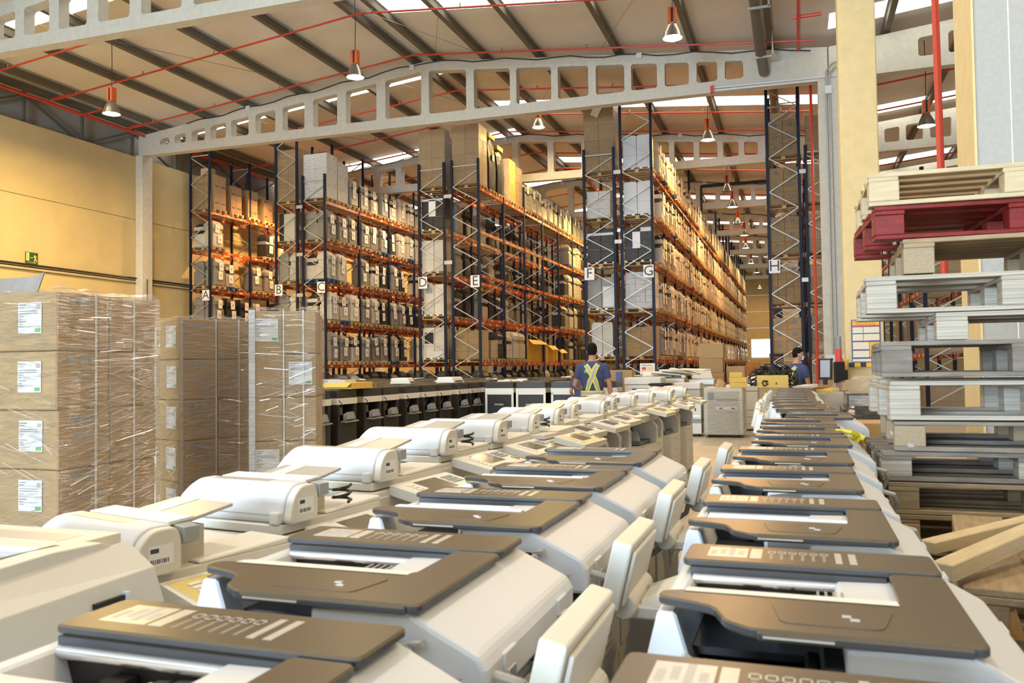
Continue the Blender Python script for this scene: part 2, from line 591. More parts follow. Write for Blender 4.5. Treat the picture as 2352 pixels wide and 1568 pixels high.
def roof(x_of, sky):
    c = thing('ceiling', kind='structure')
    for xa, xb, which in ((XL - 1.0, -12.6, 0), (-12.6, XC, 1)):
        ys = [Y0 - 0.3]
        strips = sky[which]
        for s in strips:
            ys += [s[0], s[1]]
        ys.append(Y1 + 0.3)
        for i in range(0, len(ys), 2):
            b = MB()
            za, zb = roof_z(xa), roof_z(xb)
            q = [(x_of(xa), ys[i], za), (x_of(xb), ys[i], zb), (x_of(xb), ys[i + 1], zb), (x_of(xa), ys[i + 1], za)]
            b.hull8(q, [(p[0], p[1], p[2] + 0.08) for p in q], 'roof_sheet')
            obj('roof_sheet', b.mesh('roof_sheet'), c)
        for s in strips:
            b = MB()
            za, zb = roof_z(xa) + 0.02, roof_z(xb) + 0.02
            q = [(x_of(xa), s[0], za), (x_of(xb), s[0], zb), (x_of(xb), s[1], zb), (x_of(xa), s[1], za)]
            b.hull8(q, [(p[0], p[1], p[2] + 0.03) for p in q], 'skylight_glow')
            obj('skylight', b.mesh('skylight'), c)
    for x in (-25.4, -24.6, -22.4, -20.35, -18.0, -15.6, -13.05, -12.2, -10.3, -8.3, -5.5, -3.0, -0.6):
        b = MB()
        z = roof_z(x)
        b.box(x_of(x) - 0.085, x_of(x) + 0.085, Y0, Y1, z - 0.27, z - 0.005, 'purlin_grey')
        b.box(x_of(x) - 0.14, x_of(x) + 0.14, Y0, Y1, z - 0.035, z - 0.004, 'concrete_grey')
        obj('purlin', b.mesh('purlin'), c)
    return c


skyL = [(y, y + 1.2) for y in (-12.0, 7.6, 17.6, 28.1, 37.3, 47.5, 57.5, 67.5, 77.5, 87.5)]
skyR = [(y, y + 1.2) for y in (-8.0, 12.4, 22.4, 33.0, 43.2, 53.4, 63.4, 73.4, 83.4, 93.0)]
roof(lambda x: x, (skyL, skyR))
roof(lambda x: 2 * XC - x, (skyR, [(s[0] + 3, s[1] + 3) for s in skyR]))

# ceiling cables along the truss tops, wind braces
def cable(name, pts, r, m, label, cat='cable', n=5, group=None, parent=None):
    return obj(name, MB().tube(pts, r, m, n).mesh(name), parent, label=label, cat=cat, group=group)


for k, y in enumerate(TY[2:7]):
    pts = []
    for i in range(41):
        x = XL + 2.5 + (XC - XL - 3.0) * i / 40
        z = 12.6 - 1.38 * abs(x + 12.55) / 13.3
        pts.append((x, y - 0.2, z - 0.03 + 0.05 * math.sin(i * 1.7)))
    cable('power_cable', pts, 0.022, 'cable_black', 'black power cable lying along the top of the %s concrete roof truss' % nth(k + 2), group='cables on the trusses')
    for i in (5, 17, 31):
        obj('junction_box', MB().box(pts[i][0] - 0.09, pts[i][0] + 0.09, y - 0.26, y - 0.17, pts[i][2] - 0.16, pts[i][2] + 0.02, 'white_plastic').mesh('junction_box'),
            label='small white junction box %s along the cable of roof truss number %s' % ({5: 'first', 17: 'second', 31: 'third'}[i], nth(k + 2)), cat='junction box', group='junction boxes on the trusses')
for k, y in enumerate((17.4, 27.7)):
    for x in (-21.5, -14.6, -7.5, -1.5):
        p, q = (x, y, roof_z(x) - 0.3), (x + 4.5 * (1 if x < -12 else -1), y + 9.4, roof_z(x + 4.5 * (1 if x < -12 else -1)) - 0.3)
        obj('roof_brace', MB().tube([p, q], 0.008, 'steel_grey', 4).mesh('brace'), kind='structure')

# red sprinkler pipes under the roof
n = 0
for y in (19.8, 22.5, 26.2, 30.2, 33.6, 36.4, 40.5, 44.0, 50.5, 54, 60.5, 64, 70.5):
    n += 1
    t = thing('sprinkler_pipe', label='thin red sprinkler pipe under the roof, %s run counted from the front' % nth(n), cat='pipe', group='red sprinkler pipes under the roof')
    pts = [(XL + 0.5, y, roof_z(XL + 0.5) - 0.42), (-12.6, y, roof_z(-12.6) - 0.42), (XC - 0.4, y, roof_z(XC) - 0.42)]
    obj('pipe', MB().tube(pts, 0.032, 'red_pipe', 6).mesh('pipe'), t)
    for i in range(9):
        x = XL + 1.6 + i * 2.95
        obj('sprinkler_head', MB().tube([(x, y, roof_z(x) - 0.42), (x, y, roof_z(x) - 0.29)], 0.022, 'steel_grey', 5).mesh('head'), t)
    t2 = thing('sprinkler_pipe', label='red sprinkler pipe in the right hall, %s run counted from the front' % nth(n), cat='pipe', group='red sprinkler pipes in the right hall')
    pts = [(2 * XC - p[0], p[1] + 1.5, p[2]) for p in pts]
    obj('pipe', MB().tube(pts, 0.032, 'red_pipe', 6).mesh('pipe'), t2)
t = thing('sprinkler_main', label='thick red sprinkler main running along the top of the left wall', cat='pipe')
obj('pipe', MB().tube([(XL + 0.35, 6, 11.2), (XL + 0.35, 70, 11.2)], 0.06, 'red_pipe', 8).mesh('pipe'), t)
for y in (18.6, 22.5, 24.2, 26.2):
    obj('branch', MB().tube([(XL + 0.35, y, 11.2), (XL + 0.35, y, 11.32), (XL + 1.3, y, 11.4)], 0.035, 'red_pipe', 6).mesh('branch'), t)
t = thing('sprinkler_main', label='red riser pipe with short tees below the roof beside rack H', cat='pipe')
obj('pipe', MB().tube([(0.25, 12, 11.2), (0.25, 26.9, 11.25), (0.25, 60, 11.25)], 0.055, 'red_pipe', 8).mesh('pipe'), t)
for y in (19.5, 24.5, 30.5):
    obj('branch', MB().tube([(0.1, y, 11.25), (0.85, y, 11.25)], 0.05, 'red_pipe', 6).mesh('branch'), t)
t = thing('fire_riser', label='thin red fire pipe going down beside the conduit column to the floor', cat='pipe')
obj('pipe', MB().tube([(0.60, 28.3, 11.2), (0.60, 28.3, 0.0)], 0.045, 'red_pipe', 8).mesh('pipe'), t)
t = thing('fire_riser', label='bright red vertical pipe between the yellow-lit pillar and the grey pillar', cat='pipe')
obj('pipe', MB().tube([(1.76, 11.5, 2.5), (1.72, 11.5, 12.0)], 0.045, 'red_pipe', 10).mesh('pipe'), t)

# brown down pipe with galvanised clamps near rack H
t = thing('rain_pipe', label='grey brown rain pipe with galvanised clamp frames hanging near rack H', cat='pipe')
obj('pipe', MB().tube([(-0.85, 15, 11.3), (-0.85, 26.2, 11.0), (-0.78, 26.9, 10.6)], 0.16, 'purlin_grey', 12).mesh('pipe'), t)
obj('pipe', MB().tube([(-0.6, 27.6, 11.2), (-0.6, 60, 11.3)], 0.16, 'purlin_grey', 12).mesh('pipe'), t)
for y in (19, 22.5, 26.2, 28.9, 31.5):
    b = MB()
    b.bar((-1.05, y, 10.85), (-0.45, y, 10.85), 0.05, 0.06, 'galvanised')
    b.bar((-0.5, y, 10.85), (-0.5, y, 11.7), 0.05, 0.05, 'galvanised')
    obj('clamp', b.mesh('clamp'), t)

# conduit along the left wall, exit sign
cable('wall_conduit', [(XL + 0.06, 8, 5.32), (XL + 0.06, 26.9, 5.32), (XL + 0.06, 34, 5.32)], 0.035, 'cable_black', 'dark conduit running along the yellow left wall at the panel joint', 'conduit')
cable('wall_conduit', [(XL + 0.05, 8, 5.12), (XL + 0.05, 26.9, 5.12), (XL + 0.05, 34, 5.12)], 0.018, 'cable_black', 'thin black cable just below the dark wall conduit', 'conduit')
t = thing('socket_box', label='white socket box with a short cable on the left wall column', cat='socket')
obj('box', MB().box(XL + 0.34, XL + 0.42, 27.1, 27.35, 3.7, 3.95, 'cream_plastic').mesh('box', 0.01), t)
obj('cable', MB().tube([(XL + 0.38, 27.2, 3.95), (XL + 0.38, 27.2, 5.3)], 0.02, 'cable_black', 5).mesh('cable'), t)
t = thing('exit_sign', (XL + 0.01, 22.08, 5.56), label='green and yellow emergency exit sign with running figure on left wall', cat='sign')
obj('plate', MB().box(0, 0.02, -0.25, 0.25, -0.21, 0.21, 'sign_green').mesh('plate'), t)
b = MB()
b.box(0.02, 0.026, -0.235, -0.11, -0.10, 0.19, 'sign_yellow')                       # door
obj('door_symbol', b.mesh('symbol'), t)
b = MB()
b.prism([(-0.08, 0.02), (-0.05, 0.04), (-0.05, 0.03), (0.03, 0.03), (0.03, 0.01), (-0.05, 0.01), (-0.05, 0.0)], 0, 0.02, 0.026, 'sign_yellow')
obj('arrow_symbol', b.mesh('symbol'), t)
b = MB()
b.tube([(0.023, 0.085, 0.135), (0.023, 0.085, 0.136)], 0.03, 'sign_yellow', 8)
for p, q, w in (((0.10, 0.11), (0.14, -0.01), 0.06), ((0.14, -0.01), (0.10, -0.07), 0.035), ((0.10, -0.07), (0.11, -0.13), 0.03), ((0.14, -0.01), (0.18, -0.08), 0.035), ((0.18, -0.08), (0.23, -0.09), 0.03), ((0.12, 0.10), (0.2, 0.06), 0.025), ((0.11, 0.07), (0.05, 0.03), 0.025)):
    b.bar((0.023, p[0], p[1]), (0.023, q[0], q[1]), w, 0.006, 'sign_yellow', up=(1, 0, 0))
obj('figure_symbol', b.mesh('symbol'), t)
text('lettering', 'SALIDA DE EMERGENCIA', 0.052, 'sign_yellow', t, (0.024, 0, -0.155), (R(90), 0, R(90)), sx=0.62)

# conduits on the column that faces the camera, and along the truss above it
t = thing('column_conduit', label='twin steel conduits with grey box on the concrete column beside rack H', cat='conduit')
for x in (1.02, 1.13):
    obj('tube', MB().tube([(x, 26.9, 1.6), (x, 26.9, 9.7)], 0.03, 'galvanised', 8).mesh('tube'), t)
obj('box', MB().box(0.98, 1.18, 26.84, 26.93, 9.7, 9.95, 'white_plastic').mesh('box', 0.01), t)
obj('bend', MB().tube([(1.03, 26.9, 9.95), (1.03, 26.9, 10.4), (1.2, 26.8, 10.6), (1.5, 26.7, 10.65)], 0.035, 'cable_grey', 8).mesh('bend'), t)
obj('bend', MB().tube([(1.12, 26.9, 9.95), (1.12, 26.9, 10.3), (1.25, 26.8, 10.45), (1.5, 26.7, 10.5)], 0.035, 'cable_grey', 8).mesh('bend'), t)
t = thing('light_rail', label='long white conduit pair fixed along the bottom edge of the truss', cat='conduit')
for z in (0, 0.09):
    obj('tube', MB().tube([(-2.35, 27.02, 10.26 + z), (1.5, 27.02, 10.18 + z)], 0.028, 'white_plastic', 8).mesh('tube'), t)
obj('end_cap', MB().box(-2.45, -2.33, 26.98, 27.08, 10.2, 10.42, 'red_pipe').mesh('cap'), t)
b = thing('wall_socket', (1.1, 26.9, 1.6), label='pink white socket panel at the foot of the conduit column', cat='socket')
obj('plate', MB().box(-0.28, 0.28, -0.05, 0.02, -0.12, 0.12, 'white_plastic').mesh('plate', 0.01), b)
for x in (-0.12, 0.02, 0.15):
    obj('outlet', MB().lathe([(0.04, 0), (0.04, 0.02), (0, 0.02)], 'black', 8).mesh('outlet'), b, (x, -0.05, -0.02), (R(90), 0, 0))

# high bay lamps
LAMP_PARTS = None


def lamp(x, y, z, glow, label, watts, col, cableh=1.2, on=True):
    t = thing('high_bay_lamp', (x, y, z), label=label, cat='lamp', group='high bay lamps under the roof')
    global LAMP_PARTS
    if LAMP_PARTS is None:
        b = MB()
        b.box(-0.11, 0.11, -0.10, 0.10, 0.40, 0.84, 'lamp_orange')
        b.box(-0.04, 0.05, -0.104, 0.104, 0.41, 0.83, 'black')
        g = b.mesh('gear_box', 0.012)
        sh = MB().lathe([(0.09, 0.42), (0.12, 0.38), (0.17, 0.28), (0.235, 0.14), (0.27, 0.02), (0.28, 0.0), (0.265, 0.0), (0.225, 0.14), (0.16, 0.28), (0.1, 0.38)], 'lamp_shade', 20).mesh('shade', smooth=True)
        gw = MB().disc(0.255, 0.025, 'lamp_glow_warm', 20).mesh('lens')
        gc = MB().disc(0.255, 0.025, 'lamp_glow_cool', 20).mesh('lens')
        go = MB().disc(0.255, 0.025, 'glass_dark', 20).mesh('lens')
        LAMP_PARTS = (g, sh, gw, gc, go)
    g, sh, gw, gc, go = LAMP_PARTS
    obj('gear_box', g, t)
    obj('lamp_shade', sh, t)
    obj('lens', (go if not on else gw if glow == 'w' else gc), t)
    obj('cord', MB().tube([(0, 0, 0.84), (0.02, 0, 0.84 + cableh * 0.5), (0, 0, 0.84 + cableh)], 0.012, 'cable_black', 5).mesh('cord'), t)
    if on:
        area_light('lamp_light', (x, y, z - 0.02), (0, 0, 0), 0.5, 0.5, watts, col, 'DISK')
    return t


def at_px(px, py, Y):
    """the point of the photograph's ray through (px, py) at depth Y, used to set real positions in the hall"""
    d = CM @ Vector(((px - 1176) / 1900.0, -(py - 784) / 1900.0, -1.0))
    k = Y / d.y
    return Vector((d.x * k, Y, 1.45 + d.z * k))


LW = 240
for px, py, Y, g, w, col, lab in (
        (256, 262, 20.5, 'w', LW * 4.2, AMBER, 'warm glowing bay lamp hanging closest to the left wall'),
        (816, 178, 22.3, 'w', LW, WARM, 'warm glowing bay lamp in front of the middle of the long truss'),
        (1545, 88, 22.6, 'c', LW * 0.6, COOL, 'white glowing bay lamp high above the right part of the truss'),
        (1237, 293, 33.5, 'w', LW * 2.2, AMBER, 'warm bay lamp hanging below the truss above racks D and E'),
        (1626, 322, 33.0, 'w', LW * 3.2, SODIUM, 'brightest warm bay lamp over the aisle between racks G and H'),
        (2128, 290, 29.0, 'c', LW * 0.6, COOL, 'white bay lamp in the right hall beside the red pipe'),
        (1670, 440, 43.5, 'o', 0, WARM, 'unlit bay lamp, closest of those far down the G aisle'),
        (1695, 514, 54.5, 'o', 0, WARM, 'unlit bay lamp, second of those far down the G aisle'),
        (1713, 570, 64.5, 'w', LW, SODIUM, 'pinkish lit lamp, first lit one deep in the G aisle'),
        (1725, 605, 74.0, 'w', LW, SODIUM, 'pinkish lit lamp, second lit one deep in the G aisle'),
        (1738, 626, 82.0, 'c', LW, SODIUM, 'violet white lit lamp, deepest bright one in the G aisle'),
        (1745, 662, 95.0, 'w', LW, SODIUM, 'small lit lamp at the far end of the G aisle')):
    p = at_px(px, py, Y)
    lamp(p.x, p.y, p.z, g, lab, w, col, max(0.3, roof_z(p.x if p.x < 1.1 else 2.2 - p.x) - p.z - 0.83), on=(g != 'o'))
# lamps of the other aisles, hidden by the racks or outside the frame
k = 0
for x, ys, col, w in ((-22.4, (33, 43, 53), SODIUM, 2.2), (-16.2, (35, 46), WARM, 1.3), (-9.4, (43, 53), AMBER, 3.0), (-3.0, (44, 54), SODIUM, 2.6),
                      (-19, (10,), AMBER, 1.6), (-12.5, (11, 0), SOFT, 0.8), (-3, (12, 2), SOFT, 0.9), (10, (12, 34), WARM, 0.8), (5, (3.5,), AMBER, 1.3)):
    for y in ys:
        k += 1
        lamp(x, y, 9.6, 'w', 'bay lamp out over the other aisles, %s of the hidden ones' % nth(k), LW * w, col, roof_z(x if x < 1.1 else 2.2 - x) - 9.6 - 0.83)
# ------------------------------------------------------------------ pallets (small ones for the racks are one mesh each)
def pallet_mesh(m, L=1.2, Wd=0.8, H=0.144, mb=None, name='pallet'):
    """deck boards run along x"""
    b = MB()
    for i in range(5):
        y = -Wd / 2 + i * (Wd - 0.1) / 4
        b.box(-L / 2, L / 2, y, y + 0.1, H - 0.022, H, m)
    for x in (-L / 2, -0.07, L / 2 - 0.145):
        b.box(x, x + 0.145, -Wd / 2, Wd / 2, H - 0.044, H - 0.022, m)
        for y in (-Wd / 2, -0.05, Wd / 2 - 0.1):
            b.box(x, x + 0.145, y, y + 0.1, 0.022, H - 0.044, mb or m)
    for y in (-Wd / 2, -0.05, Wd / 2 - 0.1):
        b.box(-L / 2, L / 2, y, y + 0.1, 0, 0.022, m)
    return b.mesh(name)


PAL = {k: pallet_mesh(k) for k in ('pallet_wood', 'pallet_blue', 'wood_red')}
PALW = {'pallet_wood': 'wooden', 'pallet_blue': 'dark blue', 'wood_red': 'red'}

# ------------------------------------------------------------------ racks
RY = 29.7
LEV = [1.69, 3.40, 5.10, 6.80, 8.50]
RACKS = {}
ZIG = 0.585


def brace_mesh(w, up):
    s = 1 if up else -1
    return MB().bar((-w / 2, 0, -s * ZIG / 2), (w / 2, 0, s * ZIG / 2), 0.028, 0.05, 'galvanised', up=(0, 1, 0)).mesh('brace')


BM = {}


def beam_mesh(L):
    b = MB()
    b.box(-0.025, 0.025, 0.05, L - 0.05, -0.13, 0, 'rack_orange')
    for y in (0.045, L - 0.085):
        b.box(-0.03, 0.03, y, y + 0.04, -0.19, 0.03, 'rack_orange')
    for i in range(3):
        y = 0.35 + i * (L - 0.8) / 2.4
        b.box(-0.028, 0.028, y, y + 0.17, -0.095, -0.03, 'white_paper')
        b.box(-0.029, 0.029, y + 0.02, y + 0.13, -0.075, -0.05, 'print_grey')
    return b.mesh('beam')


def rack(letter, x0, x1, top, nb, sides, label, sign_side, label_z=4.53, bay=2.8, tops=None, y0=RY, levels=LEV, nfull=6):
    """x0, x1: the two upright rows; sides: which of them get beams; sign on one front upright"""
    t = thing('pallet_rack', (0, 0, 0), label=label, cat='rack', group='pallet racks')
    w = x1 - x0 - 0.08
    if w not in BM:
        BM[w] = (brace_mesh(w, True), brace_mesh(w, False))
    ups = {}
    for k in range(nb + 1):
        h = top if not tops or k >= len(tops) else tops[k]
        y = y0 + k * bay
        if h not in ups:
            b = MB()
            b.box(-0.05, 0.05, -0.035, 0.035, 0, h, 'rack_blue')
            b.box(-0.06, 0.06, -0.05, 0.07, 0, 0.02, 'rack_blue')
            ups[h] = b.mesh('upright')
        for x in (x0, x1):
            obj('upright', ups[h], t, (x, y, 0))
        n = int((h - 0.5) / ZIG)
        if k < nfull:
            for i in range(n):
                obj('brace', BM[w][(i + k) % 2], t, ((x0 + x1) / 2, y, 0.35 + ZIG * (i + 0.5)))
            obj('cross_bar', MB().box(-w / 2, w / 2, -0.014, 0.014, -0.02, 0.02, 'galvanised').mesh('cross_bar'), t, ((x0 + x1) / 2, y, h - 0.25))
        else:
            b = MB()
            for i in range(n):
                s = 1 if (i + k) % 2 == 0 else -1
                zc = 0.35 + ZIG * (i + 0.5)
                b.bar((-w / 2, 0, zc - s * ZIG / 2), (w / 2, 0, zc + s * ZIG / 2), 0.028, 0.05, 'galvanised', up=(0, 1, 0))
            obj('bracing', b.mesh('bracing'), t, ((x0 + x1) / 2, y, 0), kind='stuff')
    if bay not in BM:
        BM[bay] = beam_mesh(bay)
    for k in range(nb):
        for z in levels:
            for x in sides:
                obj('beam', BM[bay], t, (x, y0 + k * bay, z))
    if letter:
        sx = (x0 + 0.16) if sign_side == 'l' else (x1 - 0.16)
        s = obj('letter_sign', MB().box(-0.185, 0.185, -0.012, 0.0, -0.23, 0.23, 'white_paper').mesh('letter_sign'), t, (sx, y0 - 0.06, label_z))
        text('letter', letter, 0.52, 'print_dark', s, (0, -0.014, 0), (R(90), 0, 0))
    return t


XRK = {'A': (-25.15, -24.13), 'B': (-20.73, -19.7), 'C': (-19.41, -18.36), 'D': (-14.06, -12.98), 'E': (-12.65, -11.53),
       'F': (-7.33, -6.21), 'G': (-5.95, -4.83), 'H': (-0.83, 0.20), 'I': (0.41, 1.45)}
rack('A', *XRK['A'], 11.2, 4, XRK['A'], 'pallet rack A along the yellow wall, its sign letter on the post', 'r', 4.79)
rack('B', *XRK['B'], 11.65, 5, XRK['B'], 'tall pallet rack B back to back with rack C', 'l', 4.85)
rack('C', *XRK['C'], 9.6, 5, XRK['C'], 'pallet rack C full of film-wrapped copiers with paired paper labels', 'r', 4.88)
rack('D', *XRK['D'], 9.57, 7, XRK['D'], 'pallet rack D, left one of the joined pair D and E', 'l', 4.85)
rack('E', *XRK['E'], 9.6, 7, XRK['E'], 'pallet rack E with the long row of orange beams toward rack F', 'r', 4.81, tops=[9.6, 8.6, 9.6, 8.6])
rack('F', *XRK['F'], 9.5, 8, XRK['F'], 'pallet rack F behind the man in the harness', 'l', 4.87)
rack('G', *XRK['G'], 11.45, 20, XRK['G'], 'longest pallet rack G stretching to the far wall', 'r', 4.86, tops=[11.45, 9.5, 9.5, 9.5, 11.4, 9.5, 11.4, 9.5, 9.5])
rack('H', *XRK['H'], 11.5, 8, XRK['H'], 'pallet rack H of stacked cartons near the conduit column', 'l', 4.80)
rack(None, *XRK['I'], 8.9, 8, XRK['I'], 'unlettered pallet rack behind the conduit column next to rack H', 'r')
# spacers tying the double racks, and the black portal beams over the G aisle
for (a, b), zs in ((('B', 'C'), (4.6, 6.3, 8.3)), (('D', 'E'), (0.9, 5.6, 8.2)), (('F', 'G'), (6.0, 8.55)), (('H', 'I'), (4.3, 8.0))):
    for i, z in enumerate(zs):
        obj('row_spacer', MB().box(XRK[a][1] + 0.0, XRK[b][0] - 0.0, -0.05, -0.036, -0.07, 0.07, 'galvanised').mesh('spacer'), None, (0, RY, z),
            label='grey metal spacer joining racks %s and %s, %s' % (a, b, ('the lower one', 'the higher one', 'the highest one')[i]), cat='spacer', group='row spacers between racks')
for k, y in enumerate((RY + 0.02, RY + 4 * 2.8, RY + 6 * 2.8)):
    z = 11.35 if k else 11.3
    obj('portal_beam', MB().box(XRK['G'][1] + 0.05, XRK['H'][0] - 0.05, y - 0.04, y + 0.04, z - 0.08, z + 0.08, 'rack_blue').mesh('portal_beam'),
        label='dark blue beam bridging the G aisle at the top, %s from the front' % nth(k + 1), cat='beam', group='bridging beams over the G aisle')

# ------------------------------------------------------------------ loads on the racks
def wrapped_copier_mesh(body, band, h, w=0.62, d=0.54, cut=0.1):
    """copier in a film hood: cabinet with drawer seams, paper gap, scanner and a rounded hooded top; x is depth"""
    b = MB()
    b.box(-d / 2, d / 2, -w / 2, w / 2, 0.03, h * 0.56, body)
    for z in (0.22, 0.40):
        b.box(-d / 2 - 0.006, d / 2 + 0.006, -w / 2 + 0.03, w / 2 - 0.03, h * z, h * z + 0.012, 'mid_grey')
    b.box(-d / 2 + 0.03, d / 2 - 0.05, -w / 2 + 0.05, w / 2 - 0.02, h * 0.56, h * 0.72, band)
    b.box(-d / 2, d / 2, -w / 2, w / 2, h * 0.70, h * 0.84, body)
    c = cut
    b.hull8([(-d / 2, -w / 2, h * 0.84), (d / 2, -w / 2, h * 0.84), (d / 2, w / 2, h * 0.84), (-d / 2, w / 2, h * 0.84)],
            [(-d / 2 + c, -w / 2 + c, h), (d / 2 - c, -w / 2 + c * 0.5, h), (d / 2 - c, w / 2 - c, h * 0.97), (-d / 2 + c, w / 2 - c, h * 0.97)], band if body != 'wrap_dark' else body)
    return b.mesh('wrapped_copier', 0.012, 1)


def hood_mesh(h, w=0.66, d=0.58):
    b = MB()
    n = 10
    rnd = random.Random(int(h * 1000))
    vs, fs = [], []
    prof = ((0, 1.0), (h * 0.5, 1.02), (h * 0.86, 1.0), (h + 0.01, 0.82), (h + 0.045, 0.3))
    for z, s in prof:
        for i in range(n):
            t = 2 * math.pi * (i + 0.5) / n
            x, y = math.cos(t), math.sin(t)
            m = max(abs(x), abs(y))
            k = s * (1 + rnd.uniform(-0.03, 0.03))
            vs.append((x / m * d / 2 * k, y / m * w / 2 * k, z + rnd.uniform(-0.02, 0.02)))
    for a in range(len(prof) - 1):
        for i in range(n):
            fs.append((a * n + i, a * n + (i + 1) % n, (a + 1) * n + (i + 1) % n, (a + 1) * n + i))
    return b.raw(vs, fs, 'stretch_film').mesh('film_hood')


WC = {'grey': [wrapped_copier_mesh('wrap_grey', 'wrap_grey', 1.22), wrapped_copier_mesh('wrap_grey', 'mid_grey', 1.12, cut=0.14)],
      'cream': [wrapped_copier_mesh('wrap_cream', 'wrap_cream', 1.18), wrapped_copier_mesh('wrap_cream', 'wrap_dark', 1.08, cut=0.15)],
      'black': [wrapped_copier_mesh('wrap_dark', 'wrap_dark', 1.20), wrapped_copier_mesh('wrap_dark', 'wrap_cream', 1.10)]}
HOODS = [hood_mesh(1.22), hood_mesh(1.14)]


def sheet_mesh(w, h):
    b = MB()
    b.box(-0.002, 0.004, -w / 2, w / 2, -h / 2, h / 2, 'white_paper')
    b.box(0.004, 0.0055, -w * 0.2, w * 0.1, -h * 0.1, h * 0.2, 'sign_yellow')
    b.box(0.0055, 0.006, -w * 0.12, w * 0.16, -h * 0.14, h * 0.06, 'print_grey')
    return b.mesh('paper_label')


SH = sheet_mesh(0.27, 0.37)
COUNT = 0
LVN = ['lowest', 'second', 'third', 'fourth', 'top', 'floor']
BEAMS = list(LEV)
LEV = LEV + [0.02]


def wrapped(L, lev, pos, x, y, z, face, colour, papers=2, inner=False, rz=0):
    """one film-wrapped copier standing on a rack pallet; face = +1 when the labels look to +x"""
    global COUNT
    COUNT += 1
    v = random.randrange(2)
    lab = '%s film-wrapped copier, %s from the front end on the %s shelf of rack %s' % (colour, nth(pos), LVN[lev], L)
    if inner:
        lab = '%s film-wrapped copier, inner row, %s from the front on the %s shelf of rack %s' % (colour, nth(pos), LVN[lev], L)
    o = obj('wrapped_copier', WC[colour][v], None, (x, y, z), (0, 0, rz + random.uniform(-0.05, 0.05)), lab, 'copier', 'film-wrapped copiers on the racks')
    if papers:
        top = 0.86 + random.uniform(-0.06, 0.05)
        for i in range(papers):
            obj('paper_label', SH, o, (face * 0.30, random.uniform(-0.1, 0.1), top - i * random.uniform(0.38, 0.5)), (random.uniform(-0.09, 0.09), 0, 0 if face > 0 else math.pi))
    return o


def rack_pallet(L, lev, pos, x, y, kind='pallet_wood', z=None):
    obj('pallet', PAL[kind], None, (x, y, LEV[lev] if z is None else z), (0, 0, random.uniform(-0.02, 0.02)),
        '%s pallet, %s from the front end on the %s shelf of rack %s' % (PALW[kind], nth(pos), LVN[lev], L), 'pallet', 'pallets on the racks')


def fill(L, face, levels, nbays, palette, skip=(), papers=2, first=True, startpos=0, fillp=1.0, mass_from=99):
    """three pallets per bay, a copier toward the aisle on each"""
    x0, x1 = XRK[L]
    xc = (x0 + x1) / 2 + (0.13 if L == 'G' else 0.05) * face
    for lev in levels:
        pos = 0
        for k in range(min(nbays, mass_from)):
            for j in range(3):
                pos += 1
                if (lev, pos) in skip:
                    continue
                if random.random() > fillp:
                    continue
                y = RY + k * 2.8 + 0.52 + j * 0.88
                r = random.random()
                pk = 'pallet_blue' if r > 0.9 else 'wood_red' if r > 0.86 else 'pallet_wood'
                rack_pallet(L, lev, pos, xc, y, pk)
                c = random.choice(palette)
                wrapped(L, lev, pos, xc + face * random.uniform(0.22, 0.33), y + random.uniform(-0.05, 0.05), LEV[lev] + 0.144, face, c, papers)
                if pos <= 1:
                    wrapped(L, lev, pos, xc - face * 0.29, y, LEV[lev] + 0.144, face, c, 0, inner=True)
        if mass_from < nbays:
            b = MB()
            bp = MB()
            for k in range(mass_from, nbays):
                for j in range(3):
                    y = RY + k * 2.8 + 0.52 + j * 0.88
                    z = LEV[lev]
                    c = random.choice(palette)
                    mm = {'grey': 'wrap_grey', 'cream': 'wrap_cream', 'black': 'wrap_dark'}[c]
                    h = random.uniform(1.05, 1.25)
                    xx = xc + face * random.uniform(0.20, 0.34)
                    b.box(xx - 0.27, xx + 0.27, y - 0.31, y + 0.31, z + 0.16, z + 0.14 + h * 0.8, mm)
                    b.hull8([(xx - 0.27, y - 0.31, z + 0.14 + h * 0.8), (xx + 0.27, y - 0.31, z + 0.14 + h * 0.8), (xx + 0.27, y + 0.31, z + 0.14 + h * 0.8), (xx - 0.27, y + 0.31, z + 0.14 + h * 0.8)],
                            [(xx - 0.2, y - 0.2, z + 0.14 + h), (xx + 0.2, y - 0.25, z + 0.14 + h), (xx + 0.2, y + 0.2, z + 0.14 + h), (xx - 0.2, y + 0.2, z + 0.14 + h)], mm)
                    for q in (0.8, 0.35):
                        yy, zz = y + random.uniform(-0.08, 0.08), z + 0.14 + q
                        b.box(xx + face * 0.28 - 0.004, xx + face * 0.28 + 0.004, yy - 0.12, yy + 0.12, zz - 0.14, zz + 0.14, 'white_paper')
                    bp.box(xc - 0.6, xc + 0.6, y - 0.4, y + 0.4, z + 0.1, z + 0.144, 'pallet_wood')
                    for q in (-0.35, 0, 0.35):
                        bp.box(xc - 0.6, xc + 0.6, y + q - 0.05, y + q + 0.05, z, z + 0.1, 'pallet_wood')
            obj('wrapped_copier', b.mesh('far_copiers'), kind='stuff', label='far film-wrapped copiers on the %s shelf of rack %s' % (LVN[lev], L), cat='copier', group='film-wrapped copiers on the racks')
            obj('pallet', bp.mesh('far_pallets'), kind='stuff', label='far wooden pallets on the %s shelf of rack %s' % (LVN[lev], L), cat='pallet', group='pallets on the racks')


def carton_mesh(x, y, z, m, bevel=0.006):
    b = MB()
    b.box(-x / 2, x / 2, -y / 2, y / 2, 0, z, m)
    b.box(-x / 2 - 0.001, x / 2 + 0.001, -0.025, 0.025, z * 0.72, z + 0.001, 'cardboard_tan' if m != 'cardboard_tan' else 'cardboard')
    return b.mesh('carton', bevel, 1)


